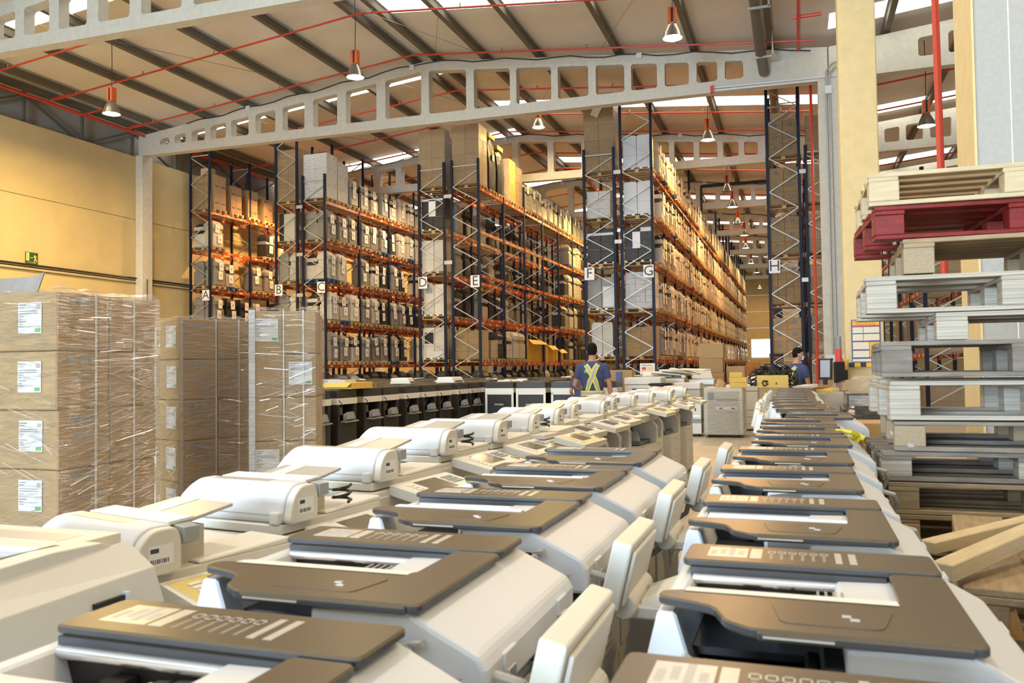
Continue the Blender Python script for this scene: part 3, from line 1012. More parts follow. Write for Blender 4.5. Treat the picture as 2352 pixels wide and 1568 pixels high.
def carton_load(label, loc, nx, ny, nz, size, m, film=True, rz=0.0, cat='carton stack', extra=None, jitter=0.004, name='wrapped_carton_stack', pallet='pallet_wood', logo=False):
    t = thing(name, loc, rz, label, cat, 'wrapped carton stacks')
    me = carton_mesh(size[0] - 0.006, size[1] - 0.006, size[2] - 0.004, m)
    lg = None
    for i in range(nx):
        for j in range(ny):
            for k in range(nz):
                if 0 < i < nx - 1 and 0 < j < ny - 1:
                    continue
                c = obj('carton', me, t, ((i - (nx - 1) / 2) * size[0] + random.uniform(-jitter, jitter), (j - (ny - 1) / 2) * size[1] + random.uniform(-jitter, jitter), k * size[2]))
                if logo and j == 0:
                    obj('round_logo', LOGO, c, (0.0, -size[1] / 2 - 0.001, size[2] * 0.6), (R(90), 0, 0))
    if film:
        w, d, h = nx * size[0] + 0.02, ny * size[1] + 0.02, nz * size[2] + 0.012
        b = MB()
        q = [(-w / 2, -d / 2, -0.06), (w / 2, -d / 2, -0.06), (w / 2, d / 2, -0.06), (-w / 2, d / 2, -0.06)]
        b.hull8(q, [(p[0], p[1], h) for p in q], 'stretch_film')
        b.f.pop(0)
        b.m.pop(0)
        obj('stretch_film', b.mesh('stretch_film', 0.01, 1), t)
    return t


LOGO = MB()
LOGO.disc(0.075, 0, 'blue_grey', 18)
for a, b_ in (((-0.04, 0.035), (0.04, 0.03)), ((0.04, 0.03), (-0.04, -0.03)), ((-0.04, -0.03), (0.04, -0.035))):
    LOGO.bar((a[0], a[1], 0.002), (b_[0], b_[1], 0.002), 0.014, 0.002, 'cardboard_tan')
LOGO.box(-0.085, 0.085, -0.115, -0.098, 0, 0.001, 'print_grey')
LOGO = LOGO.mesh('round_logo')


def shelf_load(L, lev, pos, label, n, size, m, y=None, dx=0.0, **kw):
    x0, x1 = XRK[L]
    y = RY + 0.52 + (pos - 1) * 0.9 if y is None else y
    rack_pallet(L, lev, pos, (x0 + x1) / 2 + dx, y)
    return carton_load(label, ((x0 + x1) / 2 + dx, y, LEV[lev] + 0.15), *n, size, m, **kw)


# rack A: boxes with black print on top, wrapped machines below
for pos, (nx, ny, nz, sx, sy, sz, what) in enumerate(((2, 2, 4, .55, .40, .37, 'tall'), (2, 2, 4, .5, .38, .31, 'yellow lit'), (2, 2, 4, .5, .36, .32, 'bag covered'), (2, 2, 3, .5, .36, .36, 'shorter')), 1):
    t = shelf_load('A', 4, pos, '%s stack of printed cartons, %s from the front on top of rack A' % (what, nth(pos)), (nx, ny, nz), (sx, sy, sz), 'cardboard_tan', dx=0.03, y=RY + 0.6 + (pos - 1) * 1.2)
    for c in [o for o in t.children if o.name.startswith('carton')][::2]:
        obj('print', MB().box(sx / 2, sx / 2 + 0.002, -sy * 0.35, sy * 0.35, 0.22, 0.28, 'print_dark').mesh('print'), c)
obj('carton', carton_mesh(0.5, 0.36, 0.3, 'cardboard_tan'), None, (-24.5, RY + 0.35, LEV[4] + 0.15 + 4 * .37 + 0.002), (0, 0, 0.1), 'single carton with white paper on the tall stack on rack A', 'carton')
fill('A', 1, (3,), 2, ['cream', 'black', 'cream'], skip=((3, 2), (3, 3), (3, 4)))
fill('A', 1, (2, 1, 0), 2, ['black', 'grey', 'cream', 'black'], skip=((2, 3), (1, 5)))
# rack B: one tall brown carton stack at the top, wrapped machines behind the frame
shelf_load('B', 4, 1, 'tall brown carton stack on top of rack B behind the lattice', (2, 2, 6), (.54, .4, .36), 'cardboard_film')
for lev in (3, 2, 1, 0):
    rack_pallet('B', lev, 1, sum(XRK['B']) / 2, RY + 0.52)
    if lev == 3:
        obj('framed_cabinet', MB().box(-0.25, 0.25, -0.3, 0.3, 0, 1.15, 'wrap_cream').box(-0.5, -0.25, -0.3, 0.3, 0, 1.2, 'wrap_dark').box(0.25, 0.45, -0.3, 0.3, 0, 1.2, 'wrap_grey').mesh('cabinet', 0.01, 1),
            None, (sum(XRK['B']) / 2, RY + 0.5, LEV[3] + 0.144), label='white and black wrapped cabinet behind the lattice of rack B', cat='cabinet')
    else:
        wrapped('B', lev, 1, sum(XRK['B']) / 2 + 0.27, RY + 0.52, LEV[lev] + 0.144, 1, 'cream', 0)
        wrapped('B', lev, 1, sum(XRK['B']) / 2 - 0.29, RY + 0.52, LEV[lev] + 0.144, 1, 'grey', 0, inner=True)
# rack C
shelf_load('C', 4, 1, 'tall stack of white cartons at the front end of rack C', (2, 2, 3), (.56, .42, .62), 'carton_white')
shelf_load('C', 4, 2, 'second stack of white cartons on top of rack C, behind the front one', (2, 2, 3), (.56, .42, .56), 'carton_white')
fill('C', 1, (4,), 4, ['cream', 'grey', 'cream'], skip=((4, 1), (4, 2)))
fill('C', 1, (3, 2, 1, 0), 4, ['grey', 'grey', 'cream', 'black', 'grey'], skip=((2, 3), (2, 9), (0, 9)))
# rack D and E
shelf_load('D', 4, 1, 'tall brown carton stack on top of rack D', (2, 2, 4), (.56, .46, .57), 'cardboard_film')
shelf_load('E', 4, 1, 'tall brown carton stack with glossy film on top of rack E', (2, 2, 4), (.56, .46, .585), 'cardboard_film')
for pos, h in ((2, 2.15), (3, 1.9)):
    rack_pallet('E', 4, pos, sum(XRK['E']) / 2, RY + 0.62 + (pos - 1) * 1.0)
    t = thing('film_bundle', (sum(XRK['E']) / 2 + 0.03, RY + 0.62 + (pos - 1) * 1.0, LEV[4] + 0.15), label='tall bundle wrapped in black film, %s load on top of rack E' % nth(pos), cat='bundle', group='black film bundles')
    b = MB()
    b.loft([((0, 0, 0), (0.60, 0.0, 0), (0, 0.46, 0)), ((0.02, 0, h * 0.45), (0.59, 0, 0), (0, 0.47, 0)), ((-0.02, 0, h * 0.85), (0.56, 0, 0), (0, 0.45, 0)), ((-0.06, 0.02, h), (0.40, 0, 0), (0, 0.36, 0))], 'black_film', 8)
    b.v = [(max(-0.56, min(0.56, x * 1.2)), max(-0.4, min(0.4, y * 1.2)), z) for x, y, z in b.v]
    obj('black_wrap', b.mesh('black_wrap', 0.02, 1), t)
    b = MB()
    b.box(-0.2, 0.5, -0.34, 0.38, h - 0.04, h + 0.16, 'cardboard_yellow')
    obj('carton', b.mesh('carton', 0.02, 1), t)
    if pos == 2:
        obj('paper_label', MB().box(0.565, 0.57, -0.12, 0.12, 1.2, 1.45, 'white_paper').mesh('paper_label'), t)
shelf_load('E', 4, 4, 'yellowish carton stack on rack E behind the black bundles', (2, 2, 5), (.56, .42, .36), 'cardboard_yellow', y=RY + 4.1)
shelf_load('E', 4, 5, 'wrapped brown carton stack, the last tall one on top of rack E', (2, 2, 5), (.54, .4, .34), 'cardboard_film', y=RY + 5.1)
fill('E', 1, (4,), 6, ['cream', 'grey', 'cream'], skip=tuple((4, i) for i in range(1, 7)), papers=1)
fill('E', 1, (3, 2, 1), 7, ['black', 'grey', 'cream', 'black'], papers=0, skip=tuple((l, i) for l in (1, 2, 3) for i in range(1, 12 + l)))
fill('D', 1, (3, 2, 1, 0), 5, ['black', 'black', 'grey', 'cream', 'black'], papers=0, skip=tuple((l, 1) for l in range(4)) + ((3, 4), (2, 7)))
fill('E', 1, (0,), 6, ['black', 'cream', 'black'], papers=0, skip=((0, 1), (0, 2), (0, 7), (0, 8), (0, 9), (0, 10), (0, 11), (0, 12), (0, 13)))
shelf_load('E', 0, 1, 'wrapped load of small printed cartons at the foot of rack E', (2, 2, 4), (.55, .4, .27), 'cardboard_tan')
shelf_load('E', 0, 2, 'slumped wrapped carton load, second on the lowest shelf of rack E', (2, 2, 2), (.55, .4, .35), 'cardboard_film', y=RY + 1.6)
for i, (y, w, h) in enumerate(((RY + 7.4, 2.4, 1.05), (RY + 9.9, 1.2, 0.85), (RY + 11.6, 1.2, 0.7))):
    b = MB()
    b.box(-0.5, 0.5, -w / 2, w / 2, 0, h, 'cardboard_yellow')
    b.hull8([(0.5, -w / 2, h), (0.51, -w / 2, h), (0.51, w / 2, h), (0.5, w / 2, h)], [(0.72, -w / 2, h - 0.22), (0.73, -w / 2, h - 0.22), (0.73, w / 2, h - 0.2), (0.72, w / 2, h - 0.2)], 'cardboard_yellow')
    obj('open_carton', b.mesh('open_carton'), None, (sum(XRK['E']) / 2, y, LEV[0]), label='%s open yellow carton on the lowest shelf of rack E' % ('large', 'medium', 'small')[i], cat='carton', group='open cartons on rack E')
# the machines seen through the end frames of D and G
def bay_block(L, lev, label, w, h, m, extra=()):
    """pair of wrapped machines filling the end bay: body, seam, feet blocks of the pallet"""
    xc = sum(XRK[L]) / 2
    rack_pallet(L, lev, 1, xc, RY + 0.52)
    t = thing('wrapped_machine', (xc, RY + 0.52, LEV[lev] + 0.144), label=label, cat='copier', group='machines behind the end lattices')
    for s in (-1, 1):
        b = MB()
        b.box(s * w / 4 - w / 4 + 0.008, s * w / 4 + w / 4 - 0.008, -0.36, 0.36, 0.05, h, m)
        b.box(s * w / 4 - w / 4 + 0.03, s * w / 4 + w / 4 - 0.03, -0.364, -0.36, h * 0.42, h * 0.43, 'mid_grey')
        b.box(s * w / 4 - w / 4 + 0.04, s * w / 4 + w / 4 - 0.04, -0.33, 0.33, h, h + 0.05, m)
        obj('machine_half', b.mesh('machine_half', 0.015, 1), t)
    for e in extra:
        b = MB()
        b.box(e[0], e[1], -0.375, -0.361, e[2], e[3], e[4])
        obj('front_panel', b.mesh('front_panel'), t)
    for x in (-0.45, -0.15, 0.15, 0.45):
        obj('foam_block', MB().box(x * w - 0.05, x * w + 0.05, -0.37, -0.27, 0, 0.06, 'carton_white').mesh('foam_block'), t)
    return t


bay_block('D', 3, 'dark machines in glossy film with a white sheet behind the D lattice', 1.02, 1.25, 'wrap_dark', ((-0.2, 0.1, 0.55, 1.2, 'white_paper'), (-0.5, 0.5, 1.16, 1.25, 'wrap_white')))
bay_block('D', 2, 'cream machines with wrinkled film behind the D lattice, third shelf', 1.02, 1.25, 'wrap_cream')
bay_block('D', 1, 'cream copier pair behind the letter D sign', 0.9, 1.2, 'wrap_cream', ((-0.35, -0.1, 0.9, 1.1, 'print_grey'),))
bay_block('D', 0, 'cream machine with a dark window on the lowest shelf of rack D', 1.0, 1.2, 'wrap_cream', ((-0.42, -0.05, 0.62, 1.05, 'glass_dark'), (0.0, 0.4, 0.1, 0.3, 'wrap_white')))
shelf_load('F', 4, 1, 'tallest brown carton stack with tilted paper on top of rack F', (2, 2, 5), (.56, .46, .58), 'cardboard_film')
obj('paper_label', MB().box(-0.15, 0.15, -0.004, 0, -0.2, 0.2, 'white_paper').mesh('paper_label'), None, (-6.85, RY + 0.045, 10.9), (0, R(28), 0), label='tilted white paper on the carton stack of rack F', cat='paper')
shelf_load('F', 3, 1, 'small printed white cartons in two piles behind the F lattice', (2, 2, 3), (.44, .4, .33), 'carton_white', dx=-0.05)
bay_block('F', 2, 'dark wrapped machine pair behind the F lattice', 1.05, 1.25, 'wrap_dark', ((-0.5, 0.5, 1.05, 1.14, 'wrap_white'),))
bay_block('F', 1, 'grey wrapped machine pair below the letter F sign', 1.1, 1.15, 'wrap_grey', ((0.05, 0.5, 0.1, 0.85, 'wrap_white'),))
bay_block('F', 0, 'pale wrapped machine behind the man at rack F', 0.8, 1.2, 'wrap_cream')
bay_block('G', 4, 'white wrapped machine pair on the top shelf of rack G', 1.02, 1.2, 'wrap_white')
bay_block('G', 3, 'white wrapped machine pair on the fourth shelf of rack G', 1.02, 1.2, 'wrap_white')
bay_block('G', 2, 'black wrapped machine pair with white sheet on rack G', 1.02, 1.25, 'wrap_dark', ((-0.2, 0.08, 0.5, 1.1, 'white_paper'), (0.1, 0.5, 1.1, 1.25, 'wrap_white')))
t = shelf_load('G', 1, 1, 'six layers of flat white cartons behind the letter G', (3, 2, 6), (.36, .42, .22), 'carton_white', dx=0.06)
shelf_load('G', 0, 1, 'large yellow brown cartons on the red pallet of rack G', (2, 2, 2), (.55, .42, .52), 'cardboard_tan', dx=0.05)
fill('G', 1, (4, 3, 2, 1, 0), 20, ['cream', 'cream', 'grey', 'cream'], skip=tuple((l, 1) for l in range(5)) + ((0, 10), (1, 12)), mass_from=7)
# rack H: brown cartons with a round green logo
for lev, (nz, sz, nm) in enumerate(((3, .40, 'big'), (4, .27, 'tape sealed'), (3, .42, 'loosely wrapped'), (3, .42, 'film covered'), (3, .40, 'tallest'))):
    shelf_load('H', lev, 1, '%s brown cartons on the %s shelf of rack H' % (nm, LVN[lev]), (2, 2, nz) if lev != 1 else (4, 2, nz), ((.5 if lev != 1 else .26), .42, sz), 'cardboard', logo=(lev != 1), film=lev in (1, 2, 3, 4))
    shelf_load('I', lev, 1, 'film-wrapped brown cartons on the %s shelf of the unlettered rack' % LVN[lev], (2, 2, 3), (.5, .42, .42), 'cardboard_film')
for lev in (4,):
    t = thing('carton', (-0.5, RY + 0.5, LEV[4] + 0.15 + 1.2), label='odd single carton on top of the tallest stack of rack H', cat='carton')
    obj('box', carton_mesh(0.42, 0.4, 0.34, 'cardboard'), t)
# dark machines standing on the floor under the lowest beams
fill('A', 1, (5,), 2, ['black'], papers=0)
fill('C', 1, (5,), 4, ['black', 'black', 'grey'], papers=0)
fill('E', 1, (5,), 5, ['black', 'black', 'cream'], papers=0)
fill('G', 1, (5,), 8, ['black', 'cream', 'black'], papers=0, mass_from=4)
for L in 'BDF':
    fill(L, 1, (5,), 1, ['black'], papers=0)
# small info board hanging on the foot of rack G
t = thing('info_board', (XRK['G'][1] - 0.26, RY - 0.08, 1.35), label='white info board with red and yellow squares on rack G', cat='sign')
obj('plate', MB().box(-0.27, 0.27, -0.01, 0.01, -0.2, 0.2, 'white_paper').mesh('plate'), t)
obj('print', MB().box(-0.2, -0.05, -0.013, -0.01, -0.12, -0.04, 'sign_yellow').box(-0.2, -0.05, -0.013, -0.01, -0.03, 0.06, 'print_red').box(0.0, 0.2, -0.013, -0.01, -0.12, 0.06, 'poster_cream').box(-0.2, 0.15, -0.013, -0.01, 0.11, 0.14, 'print_grey').mesh('print'), t)
# back rows behind the racks, seen past the top shelf
for i, (x, y, h) in enumerate(((-3.0, 62, 1.6), (-3.4, 70, 1.3))):
    carton_load('low carton stack standing in the far G aisle, %s one' % nth(i + 1), (x, y, 0), 2, 2, 4, (.5, .4, h / 4), 'cardboard', film=False)
# ------------------------------------------------------------------ brown-lidded multifunction printers (front at -x, back at +x)
def rounded(poly, r, n=3):
    """round the corners of a 2D polygon"""
    out = []
    k = len(poly)
    for i in range(k):
        p0, p, p1 = Vector(poly[i - 1]), Vector(poly[i]), Vector(poly[(i + 1) % k])
        a, b = (p0 - p), (p1 - p)
        ra = min(r, a.length * 0.45, b.length * 0.45)
        a = p + a.normalized() * ra
        b = p + b.normalized() * ra
        for j in range(n + 1):
            t = j / n
            out.append(tuple((1 - t) ** 2 * a + 2 * t * (1 - t) * p + t * t * b))
    return out


def printer_parts():
    P = {}
    b = MB()
    b.box(-0.225, 0.265, -0.30, 0.30, 0.02, 0.90, 'grey_plastic')
    for z in (0.12, 0.30, 0.46, 0.62):
        b.box(-0.229, 0.2, -0.29, 0.29, z, z + 0.008, 'mid_grey')
    b.box(-0.21, 0.24, -0.29, 0.29, 0.90, 0.935, 'black')
    b.box(0.264, 0.272, -0.29, -0.012, 0.66, 0.885, 'grey_plastic')
    b.box(0.264, 0.272, 0.012, 0.29, 0.66, 0.885, 'grey_plastic')
    P['cabinet'] = b.mesh('cabinet', 0.006, 1)
    b = MB()
    for i in range(7):
        b.box(0.272, 0.274, 0.05, 0.17, 0.70 + i * 0.02, 0.708 + i * 0.02, 'mid_grey')
    P['vent'] = b.mesh('vent')
    b = MB()
    b.box(-0.225, 0.25, -0.30, 0.30, 0.935, 0.985, 'white_plastic')
    b.box(-0.19, 0.2, -0.2, 0.27, 0.985, 0.987, 'glass_dark')
    b.box(-0.12, 0.04, -0.295, -0.235, 0.985, 1.012, 'blue_grey')
    P['scanner'] = b.mesh('scanner', 0.005, 1)
    b = MB()
    b.prism([(0.05, 0.988), (0.05, 1.08), (0.20, 1.084), (0.30, 1.03), (0.31, 1.01), (0.31, 0.955), (0.27, 0.955), (0.27, 0.988)], 1, -0.245, 0.25, 'white_plastic')
    b.prism([(-0.05, 0.988), (-0.05, 1.045), (0.06, 1.06), (0.06, 0.988)], 1, 0.0, 0.25, 'mid_grey')
    P['feeder_base'] = b.mesh('feeder_base', 0.008, 2)
    b = MB()
    b.prism([(-0.235, 0.94), (-0.235, 0.985), (-0.212, 1.075), (-0.185, 1.075), (-0.16, 0.99), (-0.16, 0.94)], 1, -0.13, 0.20, 'white_plastic')
    P['front_post'] = b.mesh('front_post', 0.004, 1)
    # cover over the rollers (far side) and document tray (near side, cut away at the front)
    b = MB()
    poly = rounded([(-0.205, 0.115), (0.218, 0.115), (0.218, 0.25), (-0.205, 0.25)], 0.014)
    b.prism(poly, 2, 1.089, 1.102, 'lid_brown')
    P['feeder_cover'] = b.mesh('feeder_cover', 0.003, 1, edge='lid_edge')
    b = MB()
    poly = [(0.218, -0.25), (0.218, 0.113), (0.135, 0.113), (0.135, -0.075), (-0.172, -0.075), (-0.212, -0.09), (-0.212, -0.125), (-0.165, -0.14), (-0.125, -0.16), (-0.105, -0.22), (-0.07, -0.25)]
    b.prism(rounded(poly, 0.014), 2, 1.084, 1.098, 'lid_brown')
    b.box(-0.06, 0.20, -0.256, -0.249, 1.083, 1.096, 'lid_edge')
    b.box(-0.055, 0.04, -0.258, -0.25, 1.085, 1.094, 'silver_grey')
    P['document_tray'] = b.mesh('document_tray', 0.003, 1, edge='lid_edge')
    b = MB()
    b.box(-0.19, 0.135, -0.08, 0.115, 1.0, 1.012, 'black')
    b.box(-0.19, 0.135, 0.112, 0.12, 1.012, 1.084, 'black')
    b.box(0.134, 0.14, -0.08, 0.115, 1.012, 1.08, 'dark_plastic')
    b.box(-0.205, -0.19, -0.09, 0.115, 1.012, 1.07, 'lid_edge')
    for x in (-0.10, -0.02, 0.05, 0.10):
        b.box(x, x + 0.03, 0.08, 0.11, 1.02, 1.05, 'dark_plastic')
    P['paper_slot'] = b.mesh('paper_slot')
    b = MB()
    b.tube([(-0.185, 0.106, 1.070), (0.130, 0.106, 1.070)], 0.0095, 'silver', 10)
    b.box(-0.19, 0.132, 0.108, 0.122, 1.073, 1.0895, 'lid_edge')
    P['guide_bar'] = b.mesh('guide_bar', smooth=True)
    b = MB()
    b.box(-0.165, -0.095, 0.15, 0.225, 1.102, 1.1024, 'silver_grey')
    b.box(-0.09, -0.07, 0.15, 0.225, 1.102, 1.1024, 'silver_grey')
    for i in range(4):
        b.box(-0.16 + i * 0.016, -0.15 + i * 0.016, 0.16 + 0.01 * (i % 2), 0.20 + 0.012 * (i % 3), 1.1024, 1.1027, 'grey_plastic')
    for i in range(6):
        x = -0.06 + i * 0.018
        for q in ((x, x + 0.014, 0.213, 0.215), (x, x + 0.014, 0.197, 0.199), (x, x + 0.002, 0.197, 0.215), (x + 0.012, x + 0.014, 0.197, 0.215)):
            b.box(*q, 1.102, 1.1023, 'silver_grey')
        b.box(x + 0.004, x + 0.009, 0.15, 0.19, 1.102, 1.1022, 'mid_grey')
    b.box(0.055, 0.066, 0.145, 0.225, 1.102, 1.1024, 'silver_grey')
    b.box(0.078, 0.09, 0.145, 0.225, 1.102, 1.1024, 'silver_grey')
    P['instruction_sticker'] = b.mesh('instruction_sticker')
    b = MB()
    n = 8
    vs, fs = [], []
    for i in range(n + 1):
        t = i / n
        y = 0.10 - 0.19 * t
        z = 1.022 + 0.077 * math.sin(t * math.pi / 2)
        vs += [(-0.175, y, z), (0.131, y, z), (-0.175, y, z - 0.004), (0.131, y, z - 0.004)]
    for i in range(n):
        k = i * 4
        fs += [(k, k + 1, k + 5, k + 4), (k + 2, k + 6, k + 7, k + 3), (k, k + 4, k + 6, k + 2), (k + 1, k + 3, k + 7, k + 5)]
    b.raw(vs, fs, 'white_paper')
    for i in range(4):
        b.box(0.02 + i * 0.012, 0.024 + i * 0.012, -0.02, 0.02, 1.083, 1.0845, 'print_grey')
    P['paper_sheet'] = b.mesh('paper_sheet', smooth=True)
    b = MB()
    b.box(-0.17, 0.13, -0.083, -0.06, 1.083, 1.1, 'white_paper')
    P['paper_edge'] = b.mesh('paper_edge')
    b = MB()
    b.prism(rounded([(-0.03, -0.215), (0.10, -0.215), (0.12, -0.12), (-0.045, -0.12)], 0.015), 2, 1.098, 1.0992, 'lid_brown')
    b.box(0.05, 0.062, -0.17, -0.162, 1.0992, 1.1005, 'silver_grey')
    b.box(0.06, 0.072, -0.185, -0.177, 1.0992, 1.1005, 'silver_grey')
    P['width_guide'] = b.mesh('width_guide')
    # operator panel: an upright slab on an arm, leaning out over the front
    b = MB()
    M = Matrix.Translation((-0.335, -0.18, 0.965)) @ Matrix.Rotation(R(14), 4, 'Y')
    b.box(-0.034, 0.008, -0.15, 0.15, -0.03, 0.115, 'cream_plastic', M)
    b.box(0.008, 0.018, -0.135, 0.135, -0.02, 0.10, 'cream_plastic', M)
    P['panel_housing'] = b.mesh('panel_housing', 0.009, 2)
    b = MB()
    b.box(-0.0365, -0.0338, -0.10, 0.06, 0.01, 0.10, 'screen', M)
    P['touch_screen'] = b.mesh('touch_screen')
    b = MB()
    b.box(-0.325, -0.21, -0.27, -0.10, 0.905, 0.935, 'cream_plastic')
    b.tube([(-0.33, -0.29, 0.935), (-0.33, -0.07, 0.935)], 0.03, 'cream_plastic', 10)
    b.hull8([(-0.30, -0.27, 0.93), (-0.225, -0.27, 0.93), (-0.225, -0.10, 0.93), (-0.30, -0.10, 0.93)], [(-0.30, -0.25, 0.945), (-0.225, -0.25, 0.975), (-0.225, -0.12, 0.975), (-0.30, -0.12, 0.945)], 'cream_plastic')
    P['panel_arm'] = b.mesh('panel_arm', 0.005, 1)
    b = MB()
    for y in (0.0,):
        b.box(0.308, 0.314, y - 0.005, y + 0.05, 0.985, 1.015, 'white_plastic')
        b.box(0.300, 0.318, y, y + 0.035, 0.935, 0.99, 'silver')
        b.box(0.25, 0.30, y - 0.02, y + 0.06, 0.90, 0.95, 'black')
    P['hinge'] = b.mesh('hinge', 0.002, 1)
    b = MB()
    b.tube([(0.308, -0.215, 0.995), (0.345, -0.21, 0.985), (0.36, -0.17, 0.95), (0.345, -0.13, 0.90), (0.31, -0.10, 0.87)], 0.0085, 'cable_grey', 7)
    P['power_lead'] = b.mesh('power_lead', smooth=True)
    b = MB()
    rnd = random.Random(3)
    for i in range(5):
        pts = []
        for j in range(9):
            pts.append((-0.15 + 0.045 * j + rnd.uniform(-0.02, 0.02), -0.245 - 0.035 * math.sin(j * 0.8 + i) + rnd.uniform(-0.025, 0.025), 0.997 + rnd.uniform(0, 0.05)))
        b.tube(pts, 0.006, 'cable_grey' if i else 'cable_black', 6)
    P['cable_bundle'] = b.mesh('cable_bundle', smooth=True)
    b = MB()
    b.box(0.02, 0.13, -0.24, -0.12, 0.99, 1.05, 'black')
    for i in range(5):
        b.box(0.0, 0.02, -0.23 + i * 0.02, -0.22 + i * 0.02, 1.0, 1.04, 'black')
    P['adapter'] = b.mesh('adapter', 0.006, 1)
    return P


PP = printer_parts()


def printer(x, y, rz, label, group, paper=2, panel=True, near=True, extra=True, dz=0.0):
    t = thing('multifunction_printer', (x, y, dz), rz, label, 'printer', group)
    names = ['cabinet', 'scanner', 'feeder_base', 'front_post', 'feeder_cover', 'document_tray', 'paper_slot', 'guide_bar', 'instruction_sticker']
    if near:
        names += ['power_lead', 'width_guide']
        for y in (-0.17, 0.13):
            obj('hinge', PP['hinge'], t, (0, y, 0))
    if extra:
        names.append('cable_bundle')
    if panel:
        names.append('panel_arm')
    for n in names:
        o = obj(n, PP[n], t)
        if n == 'cabinet' and near:
            obj('vent', PP['vent'], o)
    if panel:
        h = obj('panel_housing', PP['panel_housing'], t)
        obj('touch_screen', PP['touch_screen'], h)
    if paper == 2:
        obj('paper_sheet', PP['paper_sheet'], t)
    elif paper == 1:
        obj('paper_edge', PP['paper_edge'], t)
    return t


# right row, running away from the camera
RROW = [(0.0, 0.765), (0.0, 1.41), (-0.035, 2.055), (-0.05, 2.75), (-0.035, 3.43), (0.0, 4.12), (-0.005, 4.76), (-0.01, 5.40), (0.12, 6.06),
        (0.05, 6.72), (0.0, 7.4), (-0.02, 8.05), (-0.05, 8.7), (-0.05, 9.35), (-0.04, 10.0), (-0.05, 10.65), (-0.06, 11.3), (-0.05, 11.95), (-0.05, 12.6)]
for i, (x, y) in enumerate(RROW):
    lab = 'brown-lidded printer in the right-hand row, %s from the camera' % nth(i + 1)
    if i == 1:
        lab = 'brown-lidded printer in the right-hand row with a printed sheet filling its slot'
    if i == 8:
        lab = 'brown-lidded printer pushed out of line to the right in the right-hand row'
    o = printer(x, y, 0, lab, 'brown-lidded printers of the right-hand row', paper=(2, 2, 1, 0)[i] if i < 4 else 0, panel=(1 <= i <= 5 or i > 8), near=i < 6, extra=i < 4)
    if i == 1:
        obj('adapter', PP['adapter'], o)
# middle row
MROW = [(-0.755, 0.775), (-0.79, 1.378), (-0.795, 2.01), (-0.80, 2.64), (-0.80, 3.28)]
for i, (x, y) in enumerate(MROW):
    t = printer(x, y, 0, 'brown-lidded printer with white back in the middle row, %s from the camera' % nth(i + 1), 'brown-lidded printers of the middle row', paper=(2, 2, 1, 1, 0)[i], panel=False, near=True, extra=i < 3)
    t.scale = (1.14, 1, 1)

